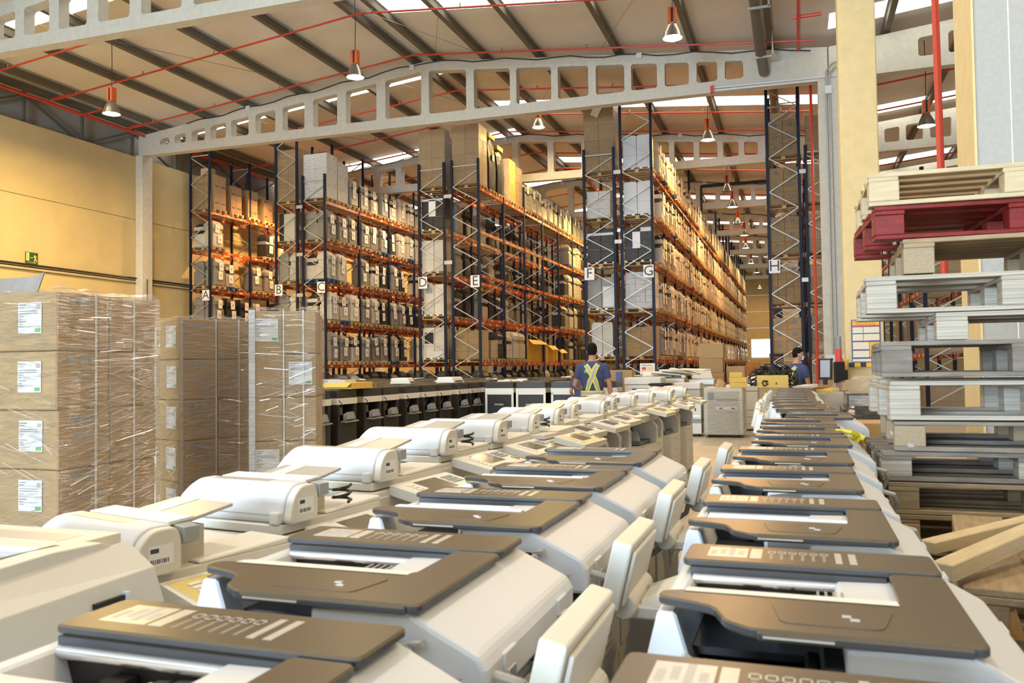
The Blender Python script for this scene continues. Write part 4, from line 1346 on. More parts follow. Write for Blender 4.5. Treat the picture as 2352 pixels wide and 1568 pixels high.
# ------------------------------------------------------------------ cream copiers with feeders (front at +x)
def copier_parts(short=False):
    P = {}
    e = 0.0 if not short else -0.12
    b = MB()
    b.box(-0.28, 0.26, -0.29, 0.29, 0.02, 0.62, 'cream_plastic')
    for z in (0.05, 0.20, 0.34, 0.48):
        b.box(0.258, 0.268, -0.275, 0.275, z, z + 0.125, 'cream_plastic')
        b.box(0.266, 0.270, -0.08, 0.08, z + 0.08, z + 0.10, 'cream_dark')
    b.box(-0.28, 0.0, -0.29, 0.29, 0.62, 0.87, 'cream_dark')
    P['cabinet'] = b.mesh('cabinet', 0.006, 1)
    b = MB()
    b.box(-0.02, 0.20, -0.27, 0.22, 0.63, 0.66, 'blue_grey')
    b.box(-0.01, 0.0, -0.28, 0.22, 0.63, 0.87, 'blue_grey')
    b.hull8([(0.06, -0.12, 0.66), (0.16, -0.12, 0.66), (0.16, -0.07, 0.66), (0.06, -0.07, 0.66)], [(0.08, -0.11, 0.76), (0.13, -0.11, 0.76), (0.13, -0.08, 0.76), (0.08, -0.08, 0.76)], 'grey_plastic')
    P['output_bay'] = b.mesh('output_bay')
    b = MB()
    b.prism([(0.0, 0.62), (0.27, 0.62), (0.27, 0.79), (0.22, 0.85), (0.0, 0.85)], 1, 0.2, 0.29, 'cream_plastic')
    b.box(0.262, 0.273, 0.225, 0.25, 0.72, 0.77, 'mid_grey')
    P['side_tower'] = b.mesh('side_tower', 0.01, 2)
    b = MB()
    b.box(-0.29, 0.26, -0.29, 0.29, 0.865, 0.985, 'cream_plastic')
    b.box(0.255, 0.266, -0.285, 0.285, 0.885, 0.965, 'cream_plastic')
    P['scanner'] = b.mesh('scanner', 0.012, 2)
    b = MB()
    b.box(-0.28, 0.235, -0.285, 0.285, 0.990, 1.022, 'cream_plastic')
    b.hull8([(0.05, -0.05, 1.022), (0.235, -0.05, 1.022), (0.235, 0.285, 1.022), (0.05, 0.285, 1.022)], [(0.05, -0.05, 1.03), (0.235, -0.05, 1.03), (0.235, 0.285, 1.042), (0.05, 0.285, 1.042)], 'cream_plastic')
    b.box(0.20, 0.2365, 0.0, 0.2, 1.0, 1.008, 'mid_grey')
    P['platen_cover'] = b.mesh('platen_cover', 0.008, 1)
    b = MB()
    w = 0.25 + e
    b.prism(rounded([(-0.28, 1.022), (-0.255, 1.115), (-0.215, 1.152), (-0.135, 1.152), (-0.12, 1.12), (-0.12, 1.022)], 0.03, 4), 0, -0.30 - e * 0.3, w - 0.02, 'white_plastic')
    # slanting left end
    b.v = [(x + (0.09 * (z - 1.022) / 0.13 if x < -0.1 else 0.0), y, z) for x, y, z in b.v]
    P['feeder'] = b.mesh('feeder', 0.01, 2)
    b = MB()
    b.prism(rounded([(-0.272, 1.022), (-0.25, 1.11), (-0.212, 1.146), (-0.14, 1.146), (-0.124, 1.115), (-0.124, 1.022)], 0.025, 4), 0, w - 0.02, w + 0.012, 'cream_plastic')
    b.box(w - 0.06, w - 0.02, -0.292, -0.27, 1.022, 1.065, 'white_plastic')
    P['feeder_end'] = b.mesh('feeder_end', 0.006, 2)
    b = MB()
    b.box(-0.22, w - 0.05, -0.2815, -0.28, 1.052, 1.054, 'mid_grey')
    b.prism([(-0.286, 1.022), (-0.2745, 1.062), (-0.2735, 1.062), (-0.284, 1.022)], 0, w - 0.065, w - 0.063, 'mid_grey')
    P['seam'] = b.mesh('seam')
    b = MB()
    b.box(w + 0.0115, w + 0.0125, -0.225, -0.15, 1.05, 1.105, 'white_paper')
    b.box(w + 0.0125, w + 0.013, -0.22, -0.195, 1.085, 1.097, 'print_dark')
    for i in range(9):
        b.box(w + 0.0125, w + 0.013, -0.22 + i * 0.0065, -0.22 + i * 0.0065 + (0.003 if i % 3 else 0.0045), 1.056, 1.068, 'print_dark')
    P['asset_sticker'] = b.mesh('asset_sticker')
    b = MB()
    b.hull8([(-0.10, -0.12, 1.128), (w - 0.05, -0.12, 1.128), (w - 0.07, 0.11, 1.158), (-0.09, 0.11, 1.158)], [(-0.10, -0.12, 1.138), (w - 0.05, -0.12, 1.138), (w - 0.07, 0.11, 1.168), (-0.09, 0.11, 1.168)], 'silver_grey')
    b.hull8([(-0.05, -0.12, 1.138), (0.02, -0.12, 1.138), (0.02, 0.11, 1.168), (-0.05, 0.11, 1.168)], [(-0.05, -0.12, 1.1395), (0.02, -0.12, 1.1395), (0.02, 0.11, 1.1695), (-0.05, 0.11, 1.1695)], 'white_plastic')
    b.prism([(w - 0.03, 1.085), (w + 0.015, 1.10), (w + 0.015, 1.14), (w - 0.03, 1.145)], 1, -0.12, -0.07, 'button_grey')
    b.box(-0.22, w - 0.06, -0.12, 0.0, 1.022, 1.125, 'cream_dark')
    P['feed_tray'] = b.mesh('feed_tray', 0.005, 1)
    b = MB()
    b.hull8([(-0.18, -0.13, 1.142), (w - 0.04, -0.13, 1.142), (w - 0.04, -0.05, 1.15), (-0.18, -0.05, 1.15)], [(-0.18, -0.13, 1.152), (w - 0.04, -0.13, 1.152), (w - 0.04, -0.05, 1.157), (-0.18, -0.05, 1.157)], 'white_paper')
    P['paper_sheet'] = b.mesh('paper_sheet')
    b = MB()
    b.box(-0.16, 0.1, -0.20, -0.15, 1.1515, 1.1525, 'silver_grey')
    P['warning_print'] = b.mesh('warning_print')
    for nm, fm in (('', 'cream_plastic'), ('y', 'panel_yellow')):
        M = Matrix.Translation((0.36, 0.03, 0.965)) @ Matrix.Rotation(R(13), 4, 'Y')
        b = MB()
        b.box(-0.10, 0.115, -0.23, 0.23, -0.022, 0.018, 'cream_plastic', M)
        b.box(-0.085, 0.10, -0.215, 0.215, 0.018, 0.0195, fm, M)
        P['control_panel' + nm] = b.mesh('control_panel', 0.008, 2)
    b = MB()
    b.box(-0.07, 0.055, -0.10, 0.08, 0.0195, 0.021, 'screen', M)
    P['touch_screen'] = b.mesh('touch_screen')
    b = MB()
    for i in range(4):
        for j in range(3):
            b.box(-0.055 + j * 0.028, -0.036 + j * 0.028, 0.105 + i * 0.022, 0.120 + i * 0.022, 0.0195, 0.024, 'button_grey', M)
    for i in range(6):
        b.box(-0.055 + i * 0.024, -0.04 + i * 0.024, -0.175, -0.135, 0.0195, 0.0225, 'cream_plastic', M)
    b.box(0.04, 0.065, 0.17, 0.195, 0.0195, 0.024, 'print_green', M)
    b.box(0.068, 0.085, 0.175, 0.195, 0.0195, 0.024, 'print_red', M)
    P['keypad'] = b.mesh('keypad')
    b = MB()
    pts = [(w - 0.03 + 0.03 * math.cos(a * 0.9), 0.06 + 0.04 * math.sin(a * 0.9), 1.05 + 0.004 * a) for a in range(16)]
    b.tube(pts, 0.006, 'cable_black', 6)
    P['coiled_lead'] = b.mesh('coiled_lead', smooth=True)
    return P


CP, CS = copier_parts(), copier_parts(True)


def cream_copier(x, y, rz, label, yellow=False, short=False, paper=False, lead=False, near=True, z=0.0, group='cream copiers of the left row'):
    P = CS if short else CP
    t = thing('cream_copier', (x, y, z), rz, label, 'copier', group)
    for n in ('cabinet', 'output_bay', 'side_tower', 'scanner', 'platen_cover', 'feeder', 'feeder_end', 'feed_tray'):
        o = obj(n, P[n], t)
        if n == 'feeder' and near:
            obj('seam', P['seam'], o)
            obj('warning_print', P['warning_print'], o)
        if n == 'feeder_end' and near:
            obj('asset_sticker', P['asset_sticker'], o)
    c = obj('control_panel', P['control_panely' if yellow else 'control_panel'], t)
    obj('touch_screen', P['touch_screen'], c)
    obj('keypad', P['keypad'], c, kind='stuff')
    if paper:
        obj('paper_sheet', P['paper_sheet'], t)
    if lead:
        obj('coiled_lead', P['coiled_lead'], t)
    return t


CROW = [(-1.70, 1.90, -14, 0.925, dict(yellow=True, paper=True)), (-1.73, 2.52, -7, 0.945, dict(paper=True, lead=True)), (-1.80, 3.22, -6, 0.98, {}), (-1.88, 4.02, -5, 1.0, dict(lead=True)),
        (-1.86, 4.72, -5, 1.0, {}), (-1.74, 5.36, -5, 1.0, dict(yellow=True, short=True, lead=True)), (-1.90, 6.10, -5, 1.0, {}), (-1.84, 6.75, -4, 1.0, dict(short=True)), (-1.86, 7.40, -4, 1.0, {}),
        (-1.92, 8.15, -6, 1.0, {}), (-1.75, 8.85, -4, 1.0, dict(short=True, yellow=True)), (-1.80, 9.55, -3, 1.0, {}), (-1.70, 10.25, -2, 1.0, {}), (-1.78, 10.95, -2, 1.0, {}), (-1.70, 11.65, -2, 1.0, {})]
for i, (x, y, r, sc, kw) in enumerate(CROW):
    t = cream_copier(x, y, R(r), 'cream copier with %swhite feeder in the left row, %s from the camera' % ('yellow panel and ' if kw.get('yellow') else '', nth(i + 1)), near=i < 10, **kw)
    t.scale = (sc, sc, sc)

# the cream printer in the bottom left corner, with an arched lid and a blue-lit slot
def arched_printer():
    t = thing('arched_printer', (-1.64, 1.15, 0), R(0), 'cream printer with a long arched lid in the bottom left corner', 'printer')
    b = MB()
    b.box(-0.3, 0.30, -0.30, 0.33, 0.02, 0.90, 'cream_dark')
    b.box(-0.28, 0.26, -0.3, 0.33, 0.90, 0.94, 'black')
    obj('cabinet', b.mesh('cabinet', 0.008, 1), t)
    b = MB()
    b.box(-0.3, 0.28, -0.3, 0.34, 0.935, 0.985, 'cream_plastic')
    obj('scanner', b.mesh('scanner', 0.008, 1), t)
    prof = [(-0.42, 0.985), (-0.42, 1.045), (-0.30, 1.075), (-0.1, 1.098), (0.08, 1.105), (0.2, 1.10), (0.29, 1.06), (0.31, 1.03), (0.31, 0.985)]
    b = MB()
    b.prism(prof, 0, 0.215, 0.27, 'cream_plastic')
    b.prism(prof, 0, 0.268, 0.272, 'cream_plastic')
    b.hull8([(0.27, -0.42, 0.955), (0.335, -0.42, 0.955), (0.335, 0.31, 0.955), (0.27, 0.31, 0.955)], [(0.27, -0.40, 1.062), (0.325, -0.41, 1.02), (0.325, 0.29, 1.035), (0.27, 0.27, 1.092)], 'cream_plastic')
    b.box(-0.35, 0.215, 0.13, 0.31, 0.985, 1.098, 'cream_plastic')
    b.box(-0.35, 0.215, -0.42, -0.12, 0.985, 1.05, 'cream_plastic')
    obj('lid', b.mesh('lid', 0.012, 2), t)
    b = MB()
    b.box(-0.35, 0.21, -0.12, 0.13, 0.985, 0.992, 'black')
    b.tube([(-0.35, 0.125, 1.08), (0.21, 0.125, 1.08)], 0.01, 'silver', 8)
    b.box(0.198, 0.217, -0.40, 0.15, 1.02, 1.102, 'lid_edge')
    obj('paper_slot', b.mesh('paper_slot'), t)
    b = MB()
    b.hull8([(-0.35, -0.12, 1.06), (0.195, -0.12, 1.06), (0.195, 0.11, 1.02), (-0.35, 0.11, 1.02)], [(-0.35, -0.12, 1.064), (0.195, -0.12, 1.064), (0.195, 0.11, 1.024), (-0.35, 0.11, 1.024)], 'white_paper')
    obj('paper_sheet', b.mesh('paper_sheet'), t)
    b = MB()
    for y in (-0.3, 0.12):
        b.box(0.325, 0.3385, y, y + 0.075, 0.95, 1.0, 'black')
        b.box(0.325, 0.343, y + 0.075, y + 0.085, 0.95, 1.005, 'white_plastic')
    obj('hinge', b.mesh('hinge'), t)
    obj('warning_print', MB().box(-0.1, 0.16, 0.19, 0.26, 1.098, 1.0988, 'silver_grey').mesh('print'), t)
    return t


arched_printer()

# ------------------------------------------------------------------ dark printers behind the cream row (side with the exit tray at +x)
def dark_parts():
    P = {}
    b = MB()
    b.box(-0.34, 0.33, -0.30, 0.30, 0.02, 0.62, 'dark_plastic')
    b.box(-0.34, 0.33, 0.22, 0.30, 0.62, 0.90, 'dark_plastic')
    b.box(-0.34, 0.33, -0.30, -0.24, 0.62, 0.90, 'dark_plastic')
    b.box(-0.34, 0.10, -0.24, 0.22, 0.62, 0.90, 'black')
    for z in (0.15, 0.4):
        b.box(0.329, 0.333, -0.28, 0.28, z, z + 0.01, 'black')
    P['cabinet'] = b.mesh('cabinet', 0.008, 1)
    b = MB()
    b.box(-0.345, 0.34, -0.305, 0.305, 0.90, 1.0, 'cream_plastic')
    for x in (-0.2, 0.0, 0.2):
        b.box(0.339, 0.342, x, x + 0.012, 0.95, 0.962, 'cream_dark')
    P['scanner'] = b.mesh('scanner', 0.008, 1)
    b = MB()
    b.box(-0.335, 0.33, -0.30, 0.30, 1.0, 1.125, 'dark_top')
    b.box(0.329, 0.333, -0.22, 0.25, 1.04, 1.046, 'black')
    b.box(-0.3, 0.28, -0.26, 0.28, 1.125, 1.14, 'lid_brown')
    P['feeder'] = b.mesh('feeder', 0.01, 1)
    b = MB()
    b.hull8([(0.33, -0.15, 0.63), (0.43, -0.15, 0.66), (0.43, 0.1, 0.66), (0.33, 0.1, 0.63)], [(0.33, -0.15, 0.74), (0.40, -0.13, 0.78), (0.40, 0.08, 0.78), (0.33, 0.1, 0.74)], 'mid_grey')
    b.box(0.3, 0.42, -0.2, 0.22, 0.61, 0.635, 'mid_grey')
    P['exit_tray'] = b.mesh('exit_tray', 0.006, 1)
    b = MB()
    b.box(0.1, 0.16, -0.1, 0.14, 0.72, 0.84, 'silver_grey')
    P['inner_unit'] = b.mesh('inner_unit')
    b = MB()
    b.tube([(0.335, -0.29, 0.97), (0.37, -0.27, 0.93), (0.375, -0.25, 0.85), (0.35, -0.26, 0.75)], 0.007, 'cable_black', 5)
    P['power_lead'] = b.mesh('power_lead')
    b = MB()
    b.box(-0.33, 0.33, -0.31, -0.30, 0.1, 0.62, 'black')
    b.box(-0.34, -0.29, -0.315, -0.30, 0.05, 0.9, 'cream_plastic')
    b.box(0.29, 0.34, -0.315, -0.30, 0.05, 0.9, 'cream_plastic')
    b.box(-0.34, 0.34, -0.315, -0.30, 0.86, 0.9, 'cream_plastic')
    b.box(-0.12, 0.10, -0.316, -0.31, 0.62, 0.66, 'mid_grey')
    P['front_frame'] = b.mesh('front_frame')
    return P


DP = dark_parts()


def dark_printer(x, y, rz, label, group, near=True, frame=False):
    t = thing('dark_printer', (x, y, 0), rz, label, 'printer', group)
    for n in ('cabinet', 'scanner', 'feeder') + (('exit_tray', 'inner_unit', 'power_lead') if near else ()) + (('front_frame',) if frame else ()):
        obj(n, DP[n], t)
    return t


DY = [10.3, 11.05, 11.85, 12.65, 13.4, 14.25, 15.05, 15.8, 16.7, 17.5, 18.3]
for r in range(4):
    for i, y in enumerate(DY):
        if r > 1 and i < 2:
            continue
        dark_printer(-7.25 - r * 0.85, y + 0.1 * r + random.uniform(-0.05, 0.05), R(random.uniform(-2, 2)),
                     'dark printer with cream band, %s along the %s dark row' % (nth(i + 1), ('front', 'second', 'third', 'rearmost')[r]),
                     'dark printers behind the cream copiers', near=r == 0)
k = 0
for x in (-6.3, -5.55, -4.75, -4.0):
    k += 1
    dark_printer(x, 17.7 + random.uniform(-0.1, 0.1), R(random.uniform(-3, 3)), 'cream-framed printer with black front panels, %s one left of the man' % nth(5 - k), 'cream-framed printers left of the man', near=False, frame=True)
# rows further back, toward the feet of the racks
k = 0
ROWN = {19.6: 'front', 20.6: 'second', 21.7: 'third', 22.9: 'fourth', 24.2: 'fifth', 25.5: 'rearmost'}
for yy in ROWN:
    xs = -15.5
    pl = 0
    while xs < (-5.2 if yy < 21.7 else -3.4):
        k += 1
        pl += 1
        if random.random() < 0.62:
            dark_printer(xs, yy + random.uniform(-0.1, 0.1), R(random.choice((0, 90, 180)) + random.uniform(-4, 4)),
                         'dark printer in the crowd before the racks, %s in the %s row' % (nth(pl), ROWN[yy]), 'printers crowded before the racks', near=False, frame=random.random() < 0.4)
        elif random.random() < 0.75:
            cream_copier(xs, yy, R(random.choice((0, 180, -90)) + random.uniform(-6, 6)), 'cream copier in the crowd before the racks, %s in the %s row' % (nth(pl), ROWN[yy]),
                         near=False, short=random.random() < 0.5, group='printers crowded before the racks')
        xs += 0.86
# ------------------------------------------------------------------ the pallet stack on the right: every board and block its own piece
def jit(a):
    return random.uniform(-a, a)


PIECE = {}


def piece(x, y, z, m):
    """box piece centred at its origin, shared by size"""
    k = (round(x, 3), round(y, 3), round(z, 3), m)
    if k not in PIECE:
        PIECE[k] = MB().box(-x / 2, x / 2, -y / 2, y / 2, -z / 2, z / 2, m).mesh('piece', 0.003, 1)
    return PIECE[k]


def pallet(loc, rz, label, board, block, L=1.2, Wd=0.8, H=0.15, ndeck=5, bw=0.1, flip=False, bottom=True, solid=False, tilt=(0, 0), blockw=0.125, name='pallet', skirt=True):
    """deck boards along x; loc is the middle of the underside"""
    t = thing(name, (loc[0], loc[1], loc[2] + (H if flip else 0)), 0, label, 'pallet', 'empty pallets stacked on the right', rot=(R(tilt[0]) + (math.pi if flip else 0), R(tilt[1]), rz))
    bt = 0.02
    top = H - bt / 2
    if solid:
        obj('deck_board', piece(L, Wd, bt * 0.8, board), t, (0, 0, top))
    else:
        for i in range(ndeck):
            y = -Wd / 2 + bw / 2 + i * (Wd - bw) / (ndeck - 1)
            obj('deck_board', piece(L + round(jit(0.004), 3), bw, bt, board), t, (jit(0.006), y, top), (0, 0, jit(0.004)))
    xs = (-L / 2 + blockw / 2, 0, L / 2 - blockw / 2)
    if skirt:
        for x in xs:
            obj('stringer_board', piece(blockw, Wd, bt, board), t, (x, 0, H - bt * 1.5 if not solid else H - bt * 1.3))
    hb = H - bt * (3 if bottom else 2) if skirt else H - 2 * bt
    for x in xs:
        for y in (-Wd / 2 + 0.05, 0, Wd / 2 - 0.05):
            obj('block', piece(blockw, 0.1, hb, block), t, (x + jit(0.003), y + (0.004 if y < 0 else 0) * jit(1), bt * bottom + hb / 2), (0, 0, jit(0.02)))
    if bottom:
        for y in (-Wd / 2 + 0.05, 0, Wd / 2 - 0.05):
            obj('bottom_board', piece(L, 0.1, bt, board), t, (0, y, bt / 2), (0, 0, jit(0.003)))
    return t


FY = 4.05
def P(xl, z0, z1, rz, label, board, block, **kw):
    L, Wd = kw.get('L', 1.2), kw.get('Wd', 0.8)
    c = Matrix.Rotation(rz, 2) @ Vector((L / 2, Wd / 2))
    return pallet((xl + c.x, FY + c.y, z0), rz, label, board, block, H=z1 - z0, **kw)


P(0.322, 2.158, 2.306, R(0.5), 'pale new wooden pallet at the very top of the right stack', 'wood_pale', 'wood_pale', ndeck=6, bw=0.08)
P(0.345, 2.005, 2.155, R(3.0), 'dark red painted pallet, second from the top of the stack', 'wood_red', 'wood_red')
P(0.46, 1.845, 2.0, R(-1.0), 'brown pallet with chipboard blocks directly under the red one', 'wood', 'chipboard', Wd=0.78, ndeck=7, bw=0.09, bottom=False)
P(0.300, 1.672, 1.838, R(-0.5), 'whitish plywood pallet with layered blocks, upper of the plywood ones', 'plywood', 'plywood', ndeck=3, bw=0.14)
P(0.58, 1.548, 1.668, R(-2.0), 'pale plywood pallet pushed furthest to the right in the stack', 'plywood', 'plywood', ndeck=3, bw=0.14, bottom=False)
P(0.355, 1.386, 1.545, R(-1.5), 'weathered grey pallet with end-grain blocks in the middle of the stack', 'wood_grey', 'wood_grey', L=1.15, ndeck=6, bw=0.1)
P(0.385, 1.195, 1.368, R(2.0), 'plywood pallet with thick layered corner blocks above the machine lids', 'plywood', 'plywood', ndeck=3, bw=0.14)
P(0.40, 1.058, 1.19, R(-1.0), 'dark solid-topped pallet with chipboard blocks and a loose metal strip', 'wood_grey', 'chipboard', Wd=0.84, solid=True, bottom=True, skirt=False)
P(0.345, 0.925, 1.055, R(1.0), 'grey brown pallet with the yellow ribbon at its back corner', 'wood_grey', 'plywood', ndeck=5)
P(0.37, 0.78, 0.92, R(-0.5), 'brown pallet with stamped blocks, tenth from the top', 'wood', 'wood')
for i in range(5):
    P(0.38 + jit(0.03), i * 0.156, i * 0.156 + 0.154, R(jit(1.5)), 'brown pallet low in the right stack, %s from the floor' % nth(i + 1), 'wood', 'wood')
t = thing('metal_strip', (0.46, 4.12, 1.075), R(20), 'bent grey metal strip lying on the pallet edge', 'strip')
obj('strip', MB().hull8([(-0.03, -0.07, 0.0), (0.03, -0.07, 0.0), (0.03, 0.1, 0.05), (-0.03, 0.1, 0.05)], [(-0.03, -0.07, 0.015), (0.03, -0.07, 0.015), (0.03, 0.1, 0.062), (-0.03, 0.1, 0.062)], 'grey_plastic').mesh('strip'), t)
# yellow ribbon knotted on the pallet corner
t = thing('yellow_ribbon', (0.285, 4.72, 1.06), 0, 'yellow plastic ribbon knotted to the pallet corner behind the lids', 'ribbon')
b = MB()
b.tube([(0.03, 0, 0.0), (-0.03, -0.03, 0.03), (-0.10, -0.03, 0.035), (-0.13, -0.03, 0.0), (-0.07, -0.02, -0.02), (0.0, 0, 0.0)], 0.013, 'ribbon_yellow', 5)
b.tube([(0.02, 0, 0.0), (-0.01, -0.03, -0.04), (-0.03, -0.05, -0.12), (-0.02, -0.05, -0.18)], 0.014, 'ribbon_yellow', 5)
b.tube([(0.02, 0, -0.012), (0.035, 0, 0.012)], 0.022, 'ribbon_yellow', 6)
obj('ribbon', b.mesh('ribbon'), t)

# lower stack at the right edge, boards running away from the camera
for i in range(6):
    z = 0.148 * i
    pallet((0.935 + 0.012 * (i % 2), 2.92 - 0.02 * i, z), R(90 - 7 + jit(2)), 'rough brown pallet in the low far stack at the right edge, %s from the floor' % nth(i + 1), 'wood', 'wood', H=0.148, L=1.1, Wd=1.0, ndeck=4, bw=0.16, bottom=i != 4)
for i in range(6):
    z = 0.146 * i
    pallet((1.02 + 0.02 * (i % 2), 1.85 - 0.015 * i, z), R(90 - 10 + jit(2)), 'rough brown pallet in the low near stack at the right edge, %s from the floor' % nth(i + 1), 'wood', 'wood', H=0.146, L=0.9, Wd=1.0, ndeck=4, bw=0.17, bottom=i != 4)


def plank(p, q, w, h, label, m='wood'):
    d = Vector(q) - Vector(p)
    M = MB()
    M.box(0, d.length, -w / 2, w / 2, -h / 2, h / 2, m)
    o = obj('plank', M.mesh('plank', 0.003, 1), None, p, d.to_track_quat('X', 'Z').to_euler(), label, 'plank', 'loose planks on the right')
    return o


plank((0.335, 2.62, 0.925), (0.86, 3.20, 0.955), 0.05, 0.035, 'thin loose plank lying across the low pallets, the further one', 'wood_pale')
plank((0.33, 2.32, 0.925), (0.80, 2.95, 0.99), 0.055, 0.045, 'thick loose plank lying across the low pallets, the nearer one', 'wood_pale')

# ------------------------------------------------------------------ film-wrapped carton pallets on the left
def label_mesh(w, h):
    b = MB()
    b.box(-w / 2, w / 2, -0.001, 0, -h / 2, h / 2, 'white_paper')
    for i, (a, l) in enumerate(((0.42, 0.3), (0.34, 0.22), (0.22, 0.75), (0.15, 0.8), (0.05, 0.2), (-0.02, 0.12), (-0.12, 0.3), (-0.20, 0.16), (-0.28, 0.2))):
        b.box(-w * 0.46, -w * 0.46 + w * l, -0.0016, -0.001, h * a - 0.004, h * a + 0.002, 'print_grey')
    b.box(w * 0.28, w * 0.45, -0.0016, -0.001, h * 0.28, h * 0.42, 'silver_grey')
    b.box(w * 0.22, w * 0.46, -0.0018, -0.001, -h * 0.46, -h * 0.34, 'print_green')
    return b.mesh('shipping_label')


LBL = label_mesh(0.19, 0.19)
PRN = MB()
for i in range(5):
    PRN.box(-0.09 + i * 0.038, -0.06 + i * 0.038, -0.0012, 0, 0.02 + 0.01 * (i % 2), 0.06, 'print_grey')
PRN.box(-0.1, 0.1, -0.001, 0, 0.068, 0.071, 'print_grey').box(-0.1, 0.1, -0.001, 0, 0.006, 0.009, 'print_grey').box(-0.1, -0.097, -0.001, 0, 0.006, 0.07, 'print_grey').box(0.097, 0.1, -0.001, 0, 0.006, 0.07, 'print_grey')
PRN.prism([(0.04, -0.2), (0.06, -0.165), (0.08, -0.2)], 1, -0.001, 0, 'print_grey')
PRN.prism([(0.049, -0.195), (0.06, -0.175), (0.071, -0.195)], 1, -0.0014, -0.001, 'cardboard_tan')
PRN = PRN.mesh('carton_print')


def shrink_stack(loc, rz, nx, ny, nz, size, label, front_labels=True, side_labels=(), strips=(), pal=0.14, texts=True, flap=False, drop=()):
    """cartons on a pallet under a loose wrinkled film; side 0 faces -y, side 1 faces +x"""
    t = thing('wrapped_carton_pallet', loc, rz, label, 'wrapped pallet', 'film-wrapped carton pallets on the left')
    pl = obj('pallet', PAL['pallet_wood'], t)
    pl.scale = (nx * size[0] / 1.2, ny * size[1] / 0.8, 1)
    me = carton_mesh(size[0] - 0.008, size[1] - 0.008, size[2] - 0.005, 'cardboard_tan', 0.008)
    w, d = nx * size[0], ny * size[1]
    for i in range(nx):
        for j in range(ny):
            for k in range(nz):
                if (i, j, k) in drop:
                    continue
                x, y, z = (i - (nx - 1) / 2) * size[0], (j - (ny - 1) / 2) * size[1], pal + 0.006 + k * size[2]
                c = obj('carton', me, t, (x + jit(0.004), y + jit(0.004), z))
                if j == 0 and front_labels:
                    obj('shipping_label', LBL, c, (size[0] * 0.14, -size[1] / 2 - 0.0005, size[2] * 0.56))
                if i == nx - 1:
                    if (j, k) in side_labels:
                        obj('shipping_label', LBL, c, (size[0] / 2 + 0.0005, 0, size[2] * 0.55), (0, 0, R(90)))
                    elif texts and j == 0:
                        obj('carton_print', PRN, c, (size[0] / 2 - 0.003, -0.02, size[2] * 0.72), (0, 0, R(90)))
                        if k < 4:
                            for q, s in enumerate(('HANDLE WITH CARE', 'ZERBRECHLICH', 'MANEJESE CON CUIDADO')):
                                text('lettering', s, 0.021, 'print_grey', c, (size[0] / 2 - 0.0035, -0.09, size[2] * 0.60 - q * 0.022), (R(90), 0, R(90)), 'LEFT', 0.0005)
    for (side, u, wd, m) in strips:
        b = MB()
        if side == 1:
            b.box(w / 2 + 0.003, w / 2 + 0.006, u - wd / 2, u + wd / 2, 0.1, pal + nz * size[2] + 0.01, m)
        else:
            b.box(u - wd / 2, u + wd / 2, -d / 2 - 0.006, -d / 2 - 0.003, 0.1, pal + nz * size[2] + 0.01, m)
        obj('strap_and_lit_edge', b.mesh('strap_and_lit_edge'), t)  # tapes, and a silver strip painting a lit edge
    # film: a rippled sleeve round the load with a ragged, slumping top edge
    b = MB()
    W2, D2, Ht = w / 2 + 0.014, d / 2 + 0.014, pal + nz * size[2]
    rnd = random.Random(int(abs(loc[0]) * 100))
    per = []
    for (a, c, n) in (((-W2, -D2), (W2, -D2), 8), ((W2, -D2), (W2, D2), 10), ((W2, D2), (-W2, D2), 6), ((-W2, D2), (-W2, -D2), 6)):
        for i in range(n):
            s = i / n
            per.append((a[0] + (c[0] - a[0]) * s, a[1] + (c[1] - a[1]) * s))
    rows = 11
    vs, fs = [], []
    n = len(per)
    for r in range(rows + 2):
        for (x, y) in per:
            k = 1.0 + rnd.uniform(0, 0.012)
            if r < rows:
                z = 0.08 + (Ht - 0.08 + 0.01) * r / (rows - 1)
            else:
                z = Ht + 0.02 + rnd.uniform(-0.015, 0.03)
                k *= 0.93 if r == rows else 0.6
                if r == rows + 1:
                    z = Ht + 0.02 + rnd.uniform(0, 0.02)
            vs.append((x * k, y * k, z))
    for r in range(rows + 1):
        for i in range(n):
            fs.append((r * n + i, r * n + (i + 1) % n, (r + 1) * n + (i + 1) % n, (r + 1) * n + i))
    b.raw(vs, fs, 'stretch_film')
    obj('stretch_film', b.mesh('stretch_film', smooth=False), t)
    # tight diagonal creases of the film, each a narrow ribbon catching the light
    b = MB()
    for side in (0, 1):
        span = d if side == 1 else w
        for i in range(int(span * 900)):
            u, z = rnd.uniform(-span / 2 + 0.04, span / 2 - 0.06), rnd.uniform(0.15, Ht - 0.03)
            L = rnd.uniform(0.03, 0.16) * (1.0 if rnd.random() < 0.7 else 2.0)
            sl = rnd.choice((1, 1, -1)) * rnd.uniform(0.12, 0.42) if z < Ht * 0.75 else rnd.uniform(-0.12, 0.12)
            wd, tw = rnd.uniform(0.0008, 0.0022), rnd.uniform(-1.2, 1.2)
            u2, z2 = min(u + L, span / 2 - 0.01), z + L * sl
            if not 0.1 < z2 < Ht:
                continue
            o = 0.012
            def PT(uu, zz, dz):
                off = o + dz * math.sin(tw) + wd
                return (W2 + off, uu, zz + dz * math.cos(tw)) if side == 1 else (uu, -D2 - off, zz + dz * math.cos(tw))
            b.raw([PT(u, z, -wd), PT(u2, z2, -wd), PT(u2, z2, wd), PT(u, z, wd)], [(0, 1, 2, 3)], 'film_crease')
    obj('film_creases', b.mesh('film_creases'), t, kind='stuff')
    if flap:
        obj('carton_flap', MB().box(-0.46, -0.36, 0.05, 0.06, Ht, Ht + 0.2, 'silver_grey').mesh('flap'), t, None, (R(-14), 0, 0))
    return t


